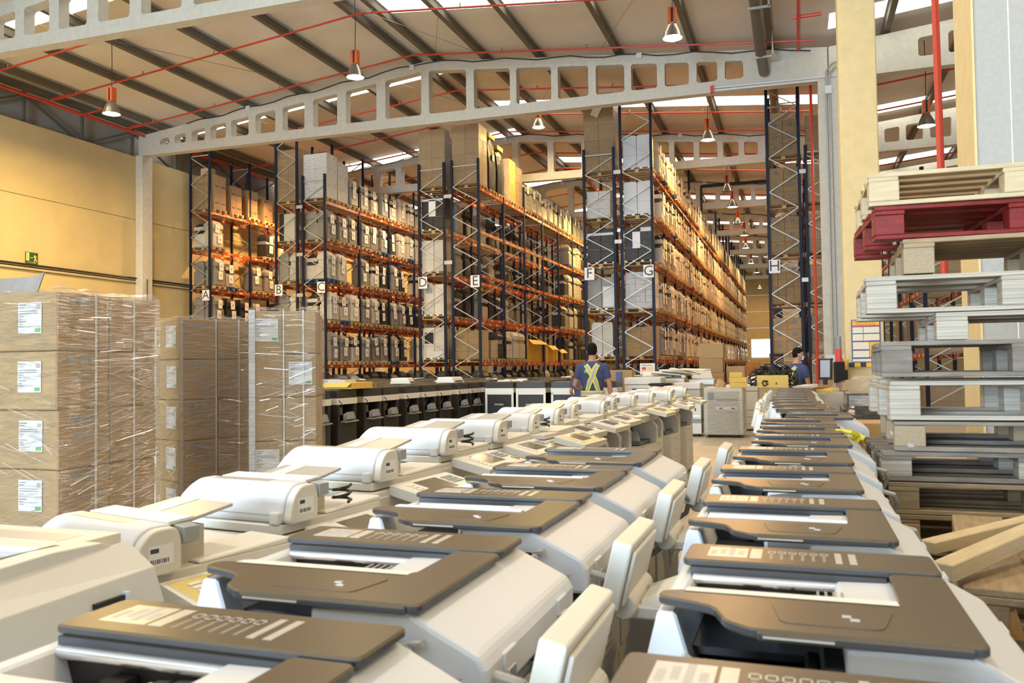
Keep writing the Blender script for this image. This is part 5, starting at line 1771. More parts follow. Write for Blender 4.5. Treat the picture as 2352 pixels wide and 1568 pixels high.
shrink_stack((-4.83, 4.24, 0), R(0), 2, 2, 5, (0.60, 0.41, 0.362), 'nearest film-wrapped carton pallet with bright white labels at the left edge', strips=((1, -0.12, 0.014, 'white_paper'), (1, 0.20, 0.012, 'white_paper')))
t = thing('carton_flap', (-5.0, 4.35, 1.957), 0, 'grey curled cardboard sheet standing behind the nearest wrapped pallet', 'sheet')
b = MB()
n = 6
vs = []
for i in range(n + 1):
    a = i / n
    vs += [(-0.55 + 0.52 * a, 0.1 * math.sin(a * 3), 0.0), (-0.62 + 0.50 * a, 0.16 + 0.1 * math.sin(a * 3), 0.20 + 0.03 * a)]
vs += [(x, y + 0.006, z) for x, y, z in vs]
m_ = 2 * (n + 1)
fs = [(2 * i, 2 * i + 2, 2 * i + 3, 2 * i + 1) for i in range(n)] + [(m_ + 2 * i, m_ + 2 * i + 1, m_ + 2 * i + 3, m_ + 2 * i + 2) for i in range(n)]
b.raw(vs, fs, 'mid_grey')
obj('sheet', b.mesh('sheet'), t)
c, s = math.cos(R(-24)), math.sin(R(-24))
shrink_stack((-5.28, 6.32, 0), R(-24), 2, 2, 5, (0.40, 0.36, 0.355), 'second film-wrapped carton pallet, in the middle of the three on the left', side_labels=(), strips=((1, -0.34, 0.03, 'silver_grey'), (1, -0.02, 0.012, 'white_paper'), (1, 0.2, 0.012, 'white_paper')), texts=True)
shrink_stack((-4.22, 6.22, 0), R(-62), 2, 2, 5, (0.36, 0.27, 0.362), 'third film-wrapped carton pallet with a lit corner edge painted silver, furthest right', front_labels=False, side_labels=((0, 4), (1, 3), (0, 1), (1, 0)), strips=((1, -0.255, 0.05, 'silver_grey'), (1, 0.0, 0.012, 'white_paper'), (1, 0.16, 0.012, 'white_paper')), texts=False)  # silver strip paints the bright daylight on the narrow left face
# ------------------------------------------------------------------ people
def remeshed(name, b, parent, voxel, smooth=6):
    me = b.mesh(name)
    o = obj(name, me, parent)
    r = o.modifiers.new('remesh', 'REMESH')
    r.mode = 'VOXEL'
    r.voxel_size = voxel
    r.use_smooth_shade = True
    s = o.modifiers.new('smooth', 'SMOOTH')
    s.factor = 0.5
    s.iterations = smooth
    return o


def limb(b, pts, radii, m, n=10):
    b.tube(pts, 0.05, m, n, radii)
    for p, r in ((pts[0], radii[0]), (pts[-1], radii[-1])):
        b.loft([((p[0], p[1], p[2] - r * 0.9), (r * 0.45, 0, 0), (0, r * 0.45, 0)), ((p[0], p[1], p[2] - r * 0.5), (r * 0.86, 0, 0), (0, r * 0.86, 0)), (p, (r, 0, 0), (0, r, 0)),
                ((p[0], p[1], p[2] + r * 0.5), (r * 0.86, 0, 0), (0, r * 0.86, 0)), ((p[0], p[1], p[2] + r * 0.9), (r * 0.45, 0, 0), (0, r * 0.45, 0))], m, n)


def lerp(a, b, t):
    return tuple(a[i] + (b[i] - a[i]) * t for i in range(3))


def hand(b, wrist, d, side, m):
    """palm, four fingers and a thumb, slightly curled; d: direction of the hand, side: across the palm"""
    w, d, s = Vector(wrist), Vector(d).normalized(), Vector(side).normalized()
    nrm = d.cross(s)
    b.loft([(w, s * 0.027, nrm * 0.019), (w + d * 0.04, s * 0.040, nrm * 0.016), (w + d * 0.09, s * 0.042, nrm * 0.013)], m, 10)
    for i, L in enumerate((0.070, 0.080, 0.076, 0.058)):
        o = w + d * 0.085 + s * (-0.031 + 0.021 * i)
        k1 = o + d * L * 0.5 + nrm * 0.008
        k2 = k1 + (d * 0.8 + nrm * 0.6).normalized() * L * 0.55
        b.tube([o - d * 0.02, o, k1, k2], 0.009, m, 7, [0.0095, 0.0095, 0.009, 0.0075])
    o = w + d * 0.03 - s * 0.034
    b.tube([o + s * 0.015, o - s * 0.012 + d * 0.02, o - s * 0.024 + d * 0.055 + nrm * 0.01, o - s * 0.02 + d * 0.085 + nrm * 0.02], 0.011, m, 7, [0.014, 0.013, 0.011, 0.009])


def person(loc, rz, label, arms, lean=0.0, head_turn=0.0, crouch=0.0, shirt='shirt_blue', height=1.83, harness=True, mask=False, head_tilt=0.0):
    k = height / 1.83
    t = thing('person', loc, rz, label, 'person')
    t.scale = (k, k, k)
    def ly(z):
        return max(0, z - 0.95) * lean
    b = MB()
    # legs and hips
    for s in (-1, 1):
        limb(b, [(s * 0.095, 0, 0.93), (s * 0.10, 0.015, 0.72), (s * 0.10, 0.01, 0.50), (s * 0.102, -0.02, 0.30), (s * 0.105, -0.01, 0.09)], [0.098, 0.085, 0.058, 0.056, 0.042], 'skin')
        b.loft([((s * 0.105, -0.05, 0.03), (0.035, 0, 0), (0, 0.02, 0.03)), ((s * 0.11, 0.05, 0.045), (0.048, 0, 0), (0, 0.02, 0.045)), ((s * 0.118, 0.17, 0.03), (0.045, 0, 0), (0, 0.02, 0.028))], 'skin', 10)
    def trunk(m, g, z0=0.86, z1=1.55):
        rings = []
        for z, rx, ry, yo in ((0.86, 0.165, 0.115, 0), (0.95, 0.172, 0.12, 0), (1.05, 0.158, 0.108, 0.0), (1.15, 0.160, 0.110, 0.0), (1.27, 0.182, 0.122, -0.005), (1.38, 0.198, 0.122, -0.012), (1.46, 0.192, 0.104, -0.016), (1.505, 0.150, 0.082, -0.014), (1.54, 0.085, 0.066, -0.005), (1.565, 0.064, 0.060, 0.0)):
            if z0 <= z <= z1:
                rings.append(((0, yo + ly(z), z), (rx + g, 0, 0), (0, ry + g, 0)))
        b2 = MB()
        b2.loft(rings, m, 18)
        return b2
    tr = trunk('skin', 0.0, 0.86, 1.57)
    b.raw(tr.v, tr.f, 'skin')
    # neck and head
    hy = ly(1.6)
    b.tube([(0, hy - 0.01, 1.52), (0, hy + 0.005, 1.60), (0, hy + 0.012, 1.66)], 0.06, 'skin', 12, [0.064, 0.058, 0.056])
    HM = Matrix.Translation((0, hy + 0.02, 1.62)) @ Matrix.Rotation(head_turn, 4, 'Z') @ Matrix.Rotation(head_tilt, 4, 'X')
    def hp(x, y, z):
        return HM @ Vector((x, y, z))
    hb = MB()
    hb.loft([((0, 0.035, -0.025), (0.030, 0, 0), (0, 0.035, 0)), ((0, 0.022, 0.01), (0.056, 0, 0), (0, 0.070, 0)), ((0, 0.010, 0.06), (0.071, 0, 0), (0, 0.092, 0)), ((0, 0.002, 0.11), (0.077, 0, 0), (0, 0.099, 0)),
             ((0, -0.003, 0.155), (0.073, 0, 0), (0, 0.094, 0)), ((0, -0.006, 0.19), (0.054, 0, 0), (0, 0.07, 0)), ((0, -0.008, 0.21), (0.022, 0, 0), (0, 0.03, 0))], 'skin', 18)
    hb.loft([((0, 0.095, 0.095), (0.008, 0, 0), (0, 0.008, 0)), ((0, 0.108, 0.065), (0.013, 0, 0), (0, 0.014, 0)), ((0, 0.10, 0.05), (0.015, 0, 0), (0, 0.012, 0))], 'skin', 8)
    for s in (-1, 1):
        hb.loft([((s * 0.078, -0.005, 0.045), (0.006, 0, 0), (0, 0.012, 0)), ((s * 0.085, -0.01, 0.075), (0.008, 0, 0), (0, 0.018, 0)), ((s * 0.083, -0.012, 0.10), (0.007, 0, 0), (0, 0.015, 0))], 'skin', 8)
    b.raw(hb.v, hb.f, 'skin', HM)
    # arms
    for s, (e, w, hd) in zip((-1, 1), arms):
        sh = (s * 0.188, ly(1.46) - 0.012, 1.455)
        e = (s * e[0], e[1], e[2])
        w = (s * w[0], w[1], w[2])
        limb(b, [sh, lerp(sh, e, 0.5), e], [0.054, 0.050, 0.041], 'skin')
        limb(b, [e, lerp(e, w, 0.35), w], [0.041, 0.042, 0.027], 'skin')
        hand(b, w, (s * hd[0], hd[1], hd[2]), (0, s * 1.0, 0.2) if abs(hd[2]) > 0.6 else (s, 0, 0), 'skin')
    body = remeshed('body', b, t, 0.0085, 5)
    # clothes
    b = trunk(shirt, 0.012, 0.86, 1.545)
    for s, (e, w, hd) in zip((-1, 1), arms):
        sh = (s * 0.185, ly(1.46) - 0.012, 1.46)
        e = (s * e[0], e[1], e[2])
        b.tube([lerp(sh, e, -0.05), lerp(sh, e, 0.3), lerp(sh, e, 0.68)], 0.06, shirt, 12, [0.066, 0.070, 0.068])
        b.loft([((sh[0], sh[1], sh[2] - 0.05), (0.05, 0, 0), (0, 0.05, 0)), ((sh[0], sh[1], sh[2]), (0.066, 0, 0), (0, 0.066, 0)), ((sh[0], sh[1], sh[2] + 0.05), (0.036, 0, 0), (0, 0.04, 0))], shirt, 12)
    top = remeshed('t_shirt', b, t, 0.010, 7)
    b = MB()
    for s in (-1, 1):
        b.tube([(s * 0.092, 0, 0.93), (s * 0.10, 0.015, 0.72), (s * 0.10, 0.012, 0.50), (s * 0.102, -0.012, 0.30), (s * 0.105, -0.01, 0.06)], 0.09, 'jeans', 14, [0.105, 0.098, 0.078, 0.075, 0.072])
    b.loft([((0, 0, 0.84), (0.17, 0, 0), (0, 0.118, 0)), ((0, 0, 0.92), (0.182, 0, 0), (0, 0.13, 0)), ((0, 0, 1.0), (0.176, 0, 0), (0, 0.124, 0))], 'jeans', 18)
    remeshed('trousers', b, t, 0.012, 6)
    b = MB()
    for s in (-1, 1):
        b.loft([((s * 0.106, -0.075, 0.0), (0.045, 0, 0), (0, 0.0, 0.06)), ((s * 0.11, 0.03, 0.0), (0.052, 0, 0), (0, 0.0, 0.085)), ((s * 0.118, 0.15, 0.0), (0.052, 0, 0), (0, 0.0, 0.06)), ((s * 0.12, 0.2, 0.0), (0.035, 0, 0), (0, 0.0, 0.04))], 'black', 12)
    b.v = [(x, y, max(0.0, z)) for x, y, z in b.v]
    obj('shoe', b.mesh('shoes', smooth=True), t)
    # hair cap over the back and top of the head
    b = MB()
    b.loft([((0, -0.050, 0.02), (0.052, 0, 0), (0, 0.040, 0)), ((0, -0.036, 0.06), (0.077, 0, 0), (0, 0.062, 0)), ((0, -0.020, 0.11), (0.083, 0, 0), (0, 0.086, 0)), ((0, -0.008, 0.155), (0.080, 0, 0), (0, 0.100, 0)), ((0, -0.006, 0.195), (0.060, 0, 0), (0, 0.078, 0)), ((0, -0.008, 0.219), (0.026, 0, 0), (0, 0.034, 0))], 'hair', 18)
    b.v = [tuple(HM @ Vector(p)) for p in b.v]
    hair = obj('hair', b.mesh('hair', smooth=True), t)
    # face
    for s in (-1, 1):
        b = MB()
        b.lathe([(0.0, -0.011), (0.008, -0.008), (0.011, 0), (0.008, 0.008), (0, 0.011)], 'white_paper', 8)
        e = obj('eye', b.mesh('eye', smooth=True), body, tuple(hp(s * 0.031, 0.083, 0.095)))
        obj('iris', MB().box(-0.004, 0.004, -0.001, 0.002, -0.004, 0.004, 'black').mesh('iris'), None).parent = e
        e.children[0].location = (0, 0.010, 0)
    b = MB()
    b.box(-0.022, 0.022, 0.086, 0.094, 0.022, 0.028, 'print_red', HM)
    obj('mouth', b.mesh('mouth', 0.002, 1), t)
    if mask:
        b = MB()
        b.loft([((0, 0.085, -0.01), (0.045, 0, 0), (0, 0.02, 0)), ((0, 0.092, 0.03), (0.062, 0, 0), (0, 0.032, 0)), ((0, 0.098, 0.066), (0.055, 0, 0), (0, 0.022, 0))], 'mask_blue', 12)
        b.tube([HMi for HMi in ((0.058, 0.09, 0.05), (0.082, 0.03, 0.07), (0.088, -0.005, 0.09))], 0.003, 'white_paper', 4)
        b.tube([HMi for HMi in ((-0.058, 0.09, 0.05), (-0.082, 0.03, 0.07), (-0.088, -0.005, 0.09))], 0.003, 'white_paper', 4)
        b.v = [tuple(HM @ Vector(p)) for p in b.v]
        obj('face_mask', b.mesh('face_mask', smooth=True), t)
    if harness:
        def strap(pts, y, nm):
            b = MB()
            n = 16
            P_ = [Vector((p[0], y, p[1])) for p in pts]
            def at(u):
                f = u * (len(P_) - 1)
                i = min(int(f), len(P_) - 2)
                return P_[i].lerp(P_[i + 1], f - i)
            vs, fs, ms = [], [], []
            for i in range(n + 1):
                p = at(i / n)
                q = (at(min(1, i / n + 0.03)) - at(max(0, i / n - 0.03))).normalized()
                s = q.cross(Vector((0, 1, 0)))
                for o in (-0.046, -0.025, 0.025, 0.046):
                    vs.append(p + s * o)
            for i in range(n):
                for j, m in ((0, 'hi_vis'), (1, 'reflective'), (2, 'hi_vis')):
                    b.raw([vs[i * 4 + j], vs[i * 4 + j + 1], vs[i * 4 + 4 + j + 1], vs[i * 4 + 4 + j]], [(0, 1, 2, 3)], m)
            me = b.mesh(nm)
            bm = bmesh.new()
            bm.from_mesh(me)
            bmesh.ops.remove_doubles(bm, verts=bm.verts, dist=1e-5)
            bm.to_mesh(me)
            bm.free()
            return me
        hs = thing('harness', (0, 0, 0))
        hs.parent = t
        for nm, pts, y in (('strap', ((-0.135, 1.515), (-0.055, 1.39), (0.02, 1.27), (0.06, 1.18), (0.12, 1.06)), -0.17), ('strap', ((0.11, 1.525), (0.045, 1.43), (0.0, 1.30), (-0.06, 1.19), (-0.125, 1.06)), -0.17),
                           ('strap', ((-0.125, 1.515), (-0.10, 1.36), (-0.10, 1.2), (-0.11, 1.06)), 0.16), ('strap', ((0.125, 1.515), (0.10, 1.36), (0.10, 1.2), (0.11, 1.06)), 0.16)):
            o = obj(nm, strap([(p[0], p[1]) for p in pts], y, nm), hs)
            o.location.y = lean * 0.25 if lean else 0
            w = o.modifiers.new('wrap', 'SHRINKWRAP')
            w.target = top
            w.offset = 0.010
            so = o.modifiers.new('solid', 'SOLIDIFY')
            so.thickness = 0.004
        b = MB()
        for z0, z1, m in ((0.985, 1.005, 'hi_vis'), (1.005, 1.05, 'reflective'), (1.05, 1.07, 'hi_vis')):
            n = 28
            vs = []
            for z in (z0, z1):
                for i in range(n):
                    a = 2 * math.pi * i / n
                    vs.append((0.195 * math.cos(a), 0.142 * math.sin(a) + ly(z), z))
            b.raw(vs, [(i, (i + 1) % n, n + (i + 1) % n, n + i) for i in range(n)], m)
        obj('belt', b.mesh('belt', smooth=True), hs)
    return t


man = person((-3.12, 13.0, 0), R(14), 'person seen from behind in blue shirt with yellow and grey crossed harness',
             (((0.285, 0.02, 1.17), (0.20, 0.23, 1.10), (-0.3, 1.0, 0.05)), ((0.265, 0.02, 1.17), (0.30, 0.11, 0.92), (0.0, 0.2, -1.0))), head_turn=R(-8), height=1.83)
b = MB()
b.prism(rounded([(-0.03, 0.03), (0.03, 0.03), (0.03, -0.005), (0.0, -0.035), (-0.03, -0.005)], 0.006), 1, -0.002, 0.002, 'print_green')
o = obj('back_print', b.mesh('back_print'), man, (-0.115, -0.142, 1.375), (0, 0, R(-12)))
w = o.modifiers.new('wrap', 'SHRINKWRAP')
w.target = [c for c in man.children if c.name.startswith('t_shirt')][0]
w.offset = 0.004
person((-0.06, 15.6, 0), R(-38), 'person in blue shirt, harness and face mask working beside the monitor',
       (((0.27, 0.06, 1.18), (0.20, 0.26, 1.05), (-0.1, 1.0, -0.2)), ((0.265, 0.05, 1.17), (0.24, 0.25, 0.98), (-0.1, 1.0, -0.3))), lean=0.12, head_turn=R(-38), height=1.74, mask=True, head_tilt=R(-8))
person((-4.05, 15.9, 0), R(10), 'person bending down mostly hidden behind the man in the harness', (((0.26, 0.08, 1.18), (0.22, 0.27, 1.05), (-0.1, 1.0, -0.2)), ((0.26, 0.08, 1.18), (0.22, 0.27, 1.05), (-0.1, 1.0, -0.2))), lean=0.25, height=1.50, harness=False)

# ------------------------------------------------------------------ the machines and boxes in the middle
t = thing('large_copier', (-1.42, 17.0, 0), 0, 'large cream copier wrapped in clear film standing alone on the aisle floor', 'copier')
b = MB()
b.box(-0.385, 0.385, 0, 0.9, 0.06, 0.99, 'cream_plastic')
obj('cabinet', b.mesh('cabinet', 0.03, 3), t)
b = MB()
b.box(-0.31, 0.30, -0.012, 0.0, 0.10, 0.92, 'cream_dark')
b.box(-0.30, 0.0 - 0.18, -0.016, -0.012, 0.76, 0.90, 'mid_grey')
b.box(-0.14, 0.28, -0.016, -0.012, 0.74, 0.775, 'mid_grey')
b.box(-0.14, 0.28, -0.018, -0.012, 0.56, 0.62, 'cream_plastic')
for x in (-0.08, 0.16):
    b.box(x, x + 0.06, -0.02, -0.018, 0.575, 0.60, 'black')
b.box(-0.30, 0.28, -0.014, -0.012, 0.50, 0.505, 'mid_grey')
b.box(-0.30, -0.16, -0.016, -0.012, 0.34, 0.42, 'grey_plastic')
obj('front_panel', b.mesh('front_panel'), t)
obj('side_window', MB().box(0.384, 0.39, 0.18, 0.45, 0.18, 0.68, 'glass_dark').mesh('side_window'), t)
b = MB()
q = [(-0.40, -0.03, 0.08), (0.41, -0.03, 0.08), (0.41, 0.915, 0.08), (-0.40, 0.915, 0.08)]
b.hull8(q, [(p[0], p[1], 1.0) for p in q], 'stretch_film')
obj('stretch_film', b.mesh('stretch_film', 0.02, 2), t)
for x in (-0.3, 0.3):
    for y in (0.08, 0.8):
        obj('caster', MB().tube([(x - 0.015, y, 0.03), (x + 0.015, y, 0.03)], 0.03, 'black', 10).mesh('caster'), t)
t = thing('small_printer', (-2.05, 17.2, 0), 0, 'narrow cream printer on casters left of the large film-wrapped copier', 'printer')
b = MB()
b.box(-0.2, 0.17, 0, 0.6, 0.06, 0.27, 'cream_plastic')
b.box(-0.2, 0.17, 0.01, 0.6, 0.27, 0.36, 'mid_grey')
b.box(-0.2, 0.17, 0, 0.6, 0.36, 0.78, 'cream_plastic')
b.box(-0.19, 0.15, -0.004, 0.0, 0.40, 0.44, 'silver_grey')
b.box(-0.19, 0.14, -0.004, 0.0, 0.68, 0.695, 'black')
b.box(0.04, 0.07, -0.004, 0.0, 0.52, 0.58, 'black')
obj('cabinet', b.mesh('cabinet', 0.015, 2), t)
for x in (-0.15, 0.12):
    obj('caster', MB().tube([(x - 0.015, 0.06, 0.03), (x + 0.015, 0.06, 0.03)], 0.03, 'black', 10).mesh('caster'), t)
# machines left of them
def big_machine(x, y, w, d, h, label, rz=0.0, top='cream_plastic', body='cream_plastic', dark=True, flap=False):
    t = thing('office_machine', (x, y, 0), rz, label, 'copier', 'mixed machines in the middle')
    b = MB()
    b.box(-w / 2, w / 2, -d / 2, d / 2, 0.04, h * 0.86, body)
    obj('cabinet', b.mesh('cabinet', 0.012, 2), t)
    b = MB()
    b.box(-w / 2 - 0.01, w / 2 + 0.01, -d / 2 - 0.01, d / 2, h * 0.865, h, top)
    obj('lid', b.mesh('lid', 0.025, 3), t)
    b = MB()
    if dark:
        b.box(-w * 0.3, w * 0.42, -d / 2 - 0.004, -d / 2, h * 0.5, h * 0.80, 'blue_grey')
    for z in (0.15, 0.3, 0.45):
        b.box(-w * 0.42, w * 0.42, -d / 2 - 0.004, -d / 2, h * z, h * z + 0.01, 'mid_grey')
    obj('front_panel', b.mesh('front_panel'), t)
    if flap:
        obj('open_flap', MB().box(-0.25, 0.25, -0.02, 0.0, 0, 0.35, 'cream_plastic').mesh('flap', 0.005, 1), t, (0, 0, h), (R(-55), 0, 0.3))
    return t


big_machine(-3.25, 18.6, 0.8, 0.7, 1.2, 'cream machine with a dark bay behind the left row of copiers')
big_machine(-2.72, 17.6, 0.55, 0.6, 0.98, 'short cream machine with closed grey lid beside the narrow printer', top='silver_grey', dark=False)
big_machine(-2.30, 18.7, 0.55, 0.6, 1.07, 'beige ribbed machine behind the narrow cream printer', body='cream_dark', dark=False)
big_machine(-2.9, 20.2, 0.7, 0.6, 1.15, 'machine with an open slanting flap behind the middle group', flap=True, top='silver_grey')
big_machine(-3.45, 20.9, 0.7, 0.6, 1.1, 'machine piled with loose covers below the info board', flap=True)
big_machine(-2.2, 20.6, 0.6, 0.6, 1.12, 'cream machine nearest to the dark carton pile', top='silver_grey', flap=True)
big_machine(-1.2, 19.2, 0.7, 0.6, 1.0, 'cream machine right behind the large wrapped copier', dark=False)
big_machine(-0.9, 21.5, 0.6, 0.6, 1.15, 'pale machine under the far end of the G aisle', top='silver_grey')
for i in range(6):
    b = MB().box(-0.35, 0.35, -0.22, 0.22, 0, 0.03, 'cream_plastic')
    obj('loose_cover', b.mesh('loose_cover', 0.008, 1), None, (-3.45 + 0.22 * i, 20.3 - 0.1 * (i % 3), 1.16 + 0.035 * i), (R(jit(9)), R(jit(9) + 6), jit(0.5)), 'loose cream cover lying on the middle machines, %s from the left' % nth(i + 1), 'cover', 'loose covers on the middle machines')
b = MB()
for i in range(5):
    pts = [(jit(0.25), jit(0.15), 0.03 + abs(jit(0.06))) for _ in range(7)]
    b.tube(pts, 0.014, 'cable_black', 5)
obj('cable_heap', b.mesh('cable_heap', smooth=True), None, (-2.75, 17.6, 0.99), label='black cable tangle lying on the short cream machine', cat='cable')
# yellow carton with cable heap, small boxes, brown carton pile
t = thing('open_carton', (-0.36, 13.3, 0), 0, 'tall yellow-flapped carton full of black cables behind the right row', 'carton')
b = MB()
b.box(-0.21, 0.21, 0, 0.42, 0.0, 1.10, 'cardboard')
b.box(-0.19, 0.19, 0.02, 0.40, 1.06, 1.12, 'cardboard')
obj('box', b.mesh('box', 0.008, 1), t)
obj('flap', MB().box(-0.24, 0.22, -0.012, 0.0, -0.19, 0.0, 'cardboard_yellow').mesh('flap'), t, (0, -0.01, 1.285), (R(4), 0, 0))
b = MB().box(-0.24, -0.23, 0, 0.42, 1.08, 1.25, 'cardboard_yellow').box(0.21, 0.22, 0, 0.42, 1.08, 1.25, 'cardboard_yellow')
obj('flap', b.mesh('flap'), t)
b = MB()
rnd = random.Random(5)
for i in range(46):
    x, y, z = rnd.uniform(-0.3, 0.3), rnd.uniform(-0.05, 0.3), rnd.uniform(1.22, 1.4)
    pts = []
    for j in range(7):
        pts.append((x, y, z))
        x, y, z = max(-0.36, min(0.36, x + rnd.uniform(-0.13, 0.13))), y + rnd.uniform(-0.1, 0.1), max(1.12, min(1.48 - abs(x) * 0.6, z + rnd.uniform(-0.1, 0.1)))
    b.tube(pts, 0.011, 'cable_black', 5)
obj('cable_heap', b.mesh('cable_heap', smooth=True), None, (-0.36, 13.4, 0), label='tangled heap of black cables bulging out of the yellow carton', cat='cable', kind='stuff')
for i, (x, z, s, r) in enumerate(((-1.13, 1.002, 0.34, 2), (-1.13, 1.102, 0.34, -3), (-1.18, 1.202, 0.24, 5))):
    o = obj('small_carton', boxmesh(s, 0.22, 0.098, 'cardboard_yellow', 0.004), None, (x, 17.2, z), (0, 0, R(r)), 'flat yellow carton on the large wrapped copier, %s from below' % nth(i + 1), 'carton', 'flat yellow cartons')
o = obj('paper_bag', MB().loft([((0, 0, 0), (0.12, 0, 0), (0, 0.1, 0)), ((0.02, 0, 0.08), (0.1, 0, 0), (0, 0.09, 0)), ((0.0, 0.02, 0.17), (0.04, 0, 0), (0, 0.05, 0))], 'cardboard_tan', 7).mesh('bag'), None, (-1.5, 17.25, 1.002), label='crumpled brown paper lump beside the flat yellow cartons', cat='paper')
for k in range(5):
    obj('carton', carton_mesh(0.66, 0.5, 0.41, 'cardboard', 0.01), None, (-2.28 + jit(0.03), 24.0, k * 0.412), (0, 0, jit(0.06)), 'brown carton of the dark pile at the G aisle, %s from the floor' % nth(k + 1), 'carton', 'brown cartons at the G aisle')
for k in range(3):
    obj('carton', carton_mesh(0.5, 0.5, 0.47, 'cardboard', 0.01), None, (-1.62 + jit(0.03), 24.1, k * 0.472), (0, 0, jit(0.05)), 'brown carton right of the dark pile at the G aisle, %s from the floor' % nth(k + 1), 'carton', 'brown cartons at the G aisle')
t = thing('open_carton', (-4.3, 20.2, 0), 0, 'wide brown cardboard box with a blue frame right of the man', 'carton')
b = MB().box(-0.45, 0.45, 0, 0.5, 0.0, 1.36, 'cardboard')
obj('box', b.mesh('box', 0.01, 1), t)
obj('blue_frame', MB().box(0.05, 0.2, -0.03, 0.0, 0.2, 1.32, 'poster_blue').mesh('frame'), t)
t = thing('open_carton', (-5.75, 10.55, 0), 0, 'open flat yellow carton lying on the dark printers', 'carton')
t.location.z = 1.142
t.location.x, t.location.y = -7.1, 12.2
obj('box', MB().box(-0.25, 0.25, -0.35, 0.35, 0.0, 0.10, 'cardboard_yellow').mesh('box'), t)
for y, a in ((-0.35, 25), (0.35, -25)):
    obj('flap', MB().box(-0.25, 0.25, -0.16 if y < 0 else 0, 0 if y < 0 else 0.16, -0.004, 0.004, 'cardboard_yellow').mesh('flap'), t, (0, y, 0.10), (R(a), 0, 0))
for i, (x, y, m) in enumerate(((-7.2, 16.7, 'cream_plastic'), (-7.9, 15.8, 'cream_plastic'), (-8.0, 13.5, 'grey_plastic'), (-8.8, 14.2, 'grey_plastic'))):
    t = thing('feeder_unit', (x, y, 1.142), R(jit(20)), 'loose %s feeder unit resting on the dark printers, %s one' % ('cream' if i < 2 else 'grey', nth(i + 1)), 'feeder', 'feeder units on the dark printers')
    obj('housing', MB().hull8([(-0.22, -0.3, 0), (0.22, -0.3, 0), (0.22, 0.3, 0), (-0.22, 0.3, 0)], [(-0.18, -0.27, 0.13), (0.16, -0.27, 0.13), (0.16, 0.27, 0.13), (-0.18, 0.27, 0.13)], m).mesh('housing', 0.02, 2), t)
    obj('slot', MB().box(0.18, 0.215, -0.2, 0.2, 0.03, 0.05, 'black').mesh('slot'), t)

# wrapped bundle behind the pallet stack, work place with monitor, notice board
t = thing('film_bundle', (0.66, 8.9, 0), 0, 'dark machine bundle under crumpled clear film left of the pallet stack', 'bundle')
obj('pallet', PAL['pallet_wood'], t, (0, 0, 0), (0, 0, R(90)))
b = MB()
b.box(-0.26, 0.26, -0.35, 0.35, 0.15, 1.02, 'dark_plastic')
b.box(-0.22, 0.2, -0.3, 0.3, 1.02, 1.16, 'mid_grey')
obj('dark_machine', b.mesh('machine', 0.02, 2), t)
b = MB()
rnd = random.Random(11)
rings = []
for z, s in ((0.12, 1.0), (0.35, 1.03), (0.6, 1.0), (0.85, 1.04), (1.05, 1.0), (1.2, 0.85), (1.3, 0.45)):
    rings.append(((jit(0.02), jit(0.02), z), (0.37 * s, 0, 0), (0, 0.46 * s, 0)))
b.loft(rings, 'stretch_film', 16)
b.v = [(x * (1.12 + rnd.uniform(-0.05, 0.05)), y * (1.1 + rnd.uniform(-0.05, 0.05)), z + rnd.uniform(-0.04, 0.04)) for x, y, z in b.v]
obj('stretch_film', b.mesh('film'), t)
t = thing('carton', (0.62, 7.3, 0), R(12), 'grey brown carton with stamped side between bundle and pallets', 'carton')
obj('box', carton_mesh(0.4, 0.4, 0.98, 'cardboard_tan'), t)
t = thing('work_table', (0.62, 15.2, 0), 0, 'work table with orange edge in front of the yellow-lit pillar', 'table')
obj('tabletop', MB().box(-0.45, 0.55, -0.35, 0.4, 0.92, 0.96, 'grey_plastic').mesh('tabletop'), t)
obj('front_rail', MB().box(-0.45, 0.55, -0.37, -0.35, 0.86, 0.96, 'rack_orange').mesh('rail'), t)
for x in (-0.4, 0.5):
    for y in (-0.3, 0.34):
        obj('leg', MB().box(x - 0.03, x + 0.03, y - 0.03, y + 0.03, 0, 0.92, 'poster_blue').mesh('leg'), t)
t = thing('monitor', (0.43, 15.1, 0.96), R(-20), 'upright black monitor with a grey screen on the work table', 'monitor')
obj('housing', MB().box(-0.11, 0.11, 0, 0.05, 0.22, 0.58, 'black').mesh('housing', 0.006, 1), t, None, (R(-5), 0, 0))
obj('screen', MB().box(-0.08, 0.08, -0.004, 0.0, 0.26, 0.55, 'monitor_glow').mesh('screen'), t, None, (R(-5), 0, 0))
obj('stand', MB().box(-0.03, 0.03, 0.0, 0.05, 0.02, 0.24, 'black').box(-0.12, 0.12, -0.08, 0.1, 0, 0.02, 'black').mesh('stand'), t)
t = thing('monitor', (0.66, 15.25, 0.96), R(25), 'second black monitor seen edge-on on the work table', 'monitor')
obj('housing', MB().box(-0.06, 0.12, 0, 0.06, 0.16, 0.52, 'black').mesh('housing', 0.006, 1), t)
obj('stand', MB().box(-0.03, 0.03, 0.0, 0.05, 0.02, 0.2, 'black').box(-0.1, 0.1, -0.08, 0.1, 0, 0.02, 'black').mesh('stand'), t)
for i, (x, y, z, s, m) in enumerate(((0.30, 14.4, 1.06, 0.26, 'cardboard_tan'), (0.12, 14.2, 1.06, 0.22, 'cream_plastic'), (0.45, 14.3, 1.0, 0.25, 'cardboard_yellow'))):
    obj('loose_tray', boxmesh(s, 0.3, 0.05, m, 0.004), None, (x, y, z), (R(jit(6)), R(jit(8)), R(jit(40))), 'loose tray lying near the masked worker, %s from the left' % ('second', 'first', 'third')[i], 'tray', 'loose trays near the masked worker')
obj('tray_trestle', boxmesh(0.8, 0.5, 0.99, 'cream_dark', 0.01), None, (0.28, 14.4, 0), label='beige cabinet under the loose trays at the end of the right row', cat='cabinet')

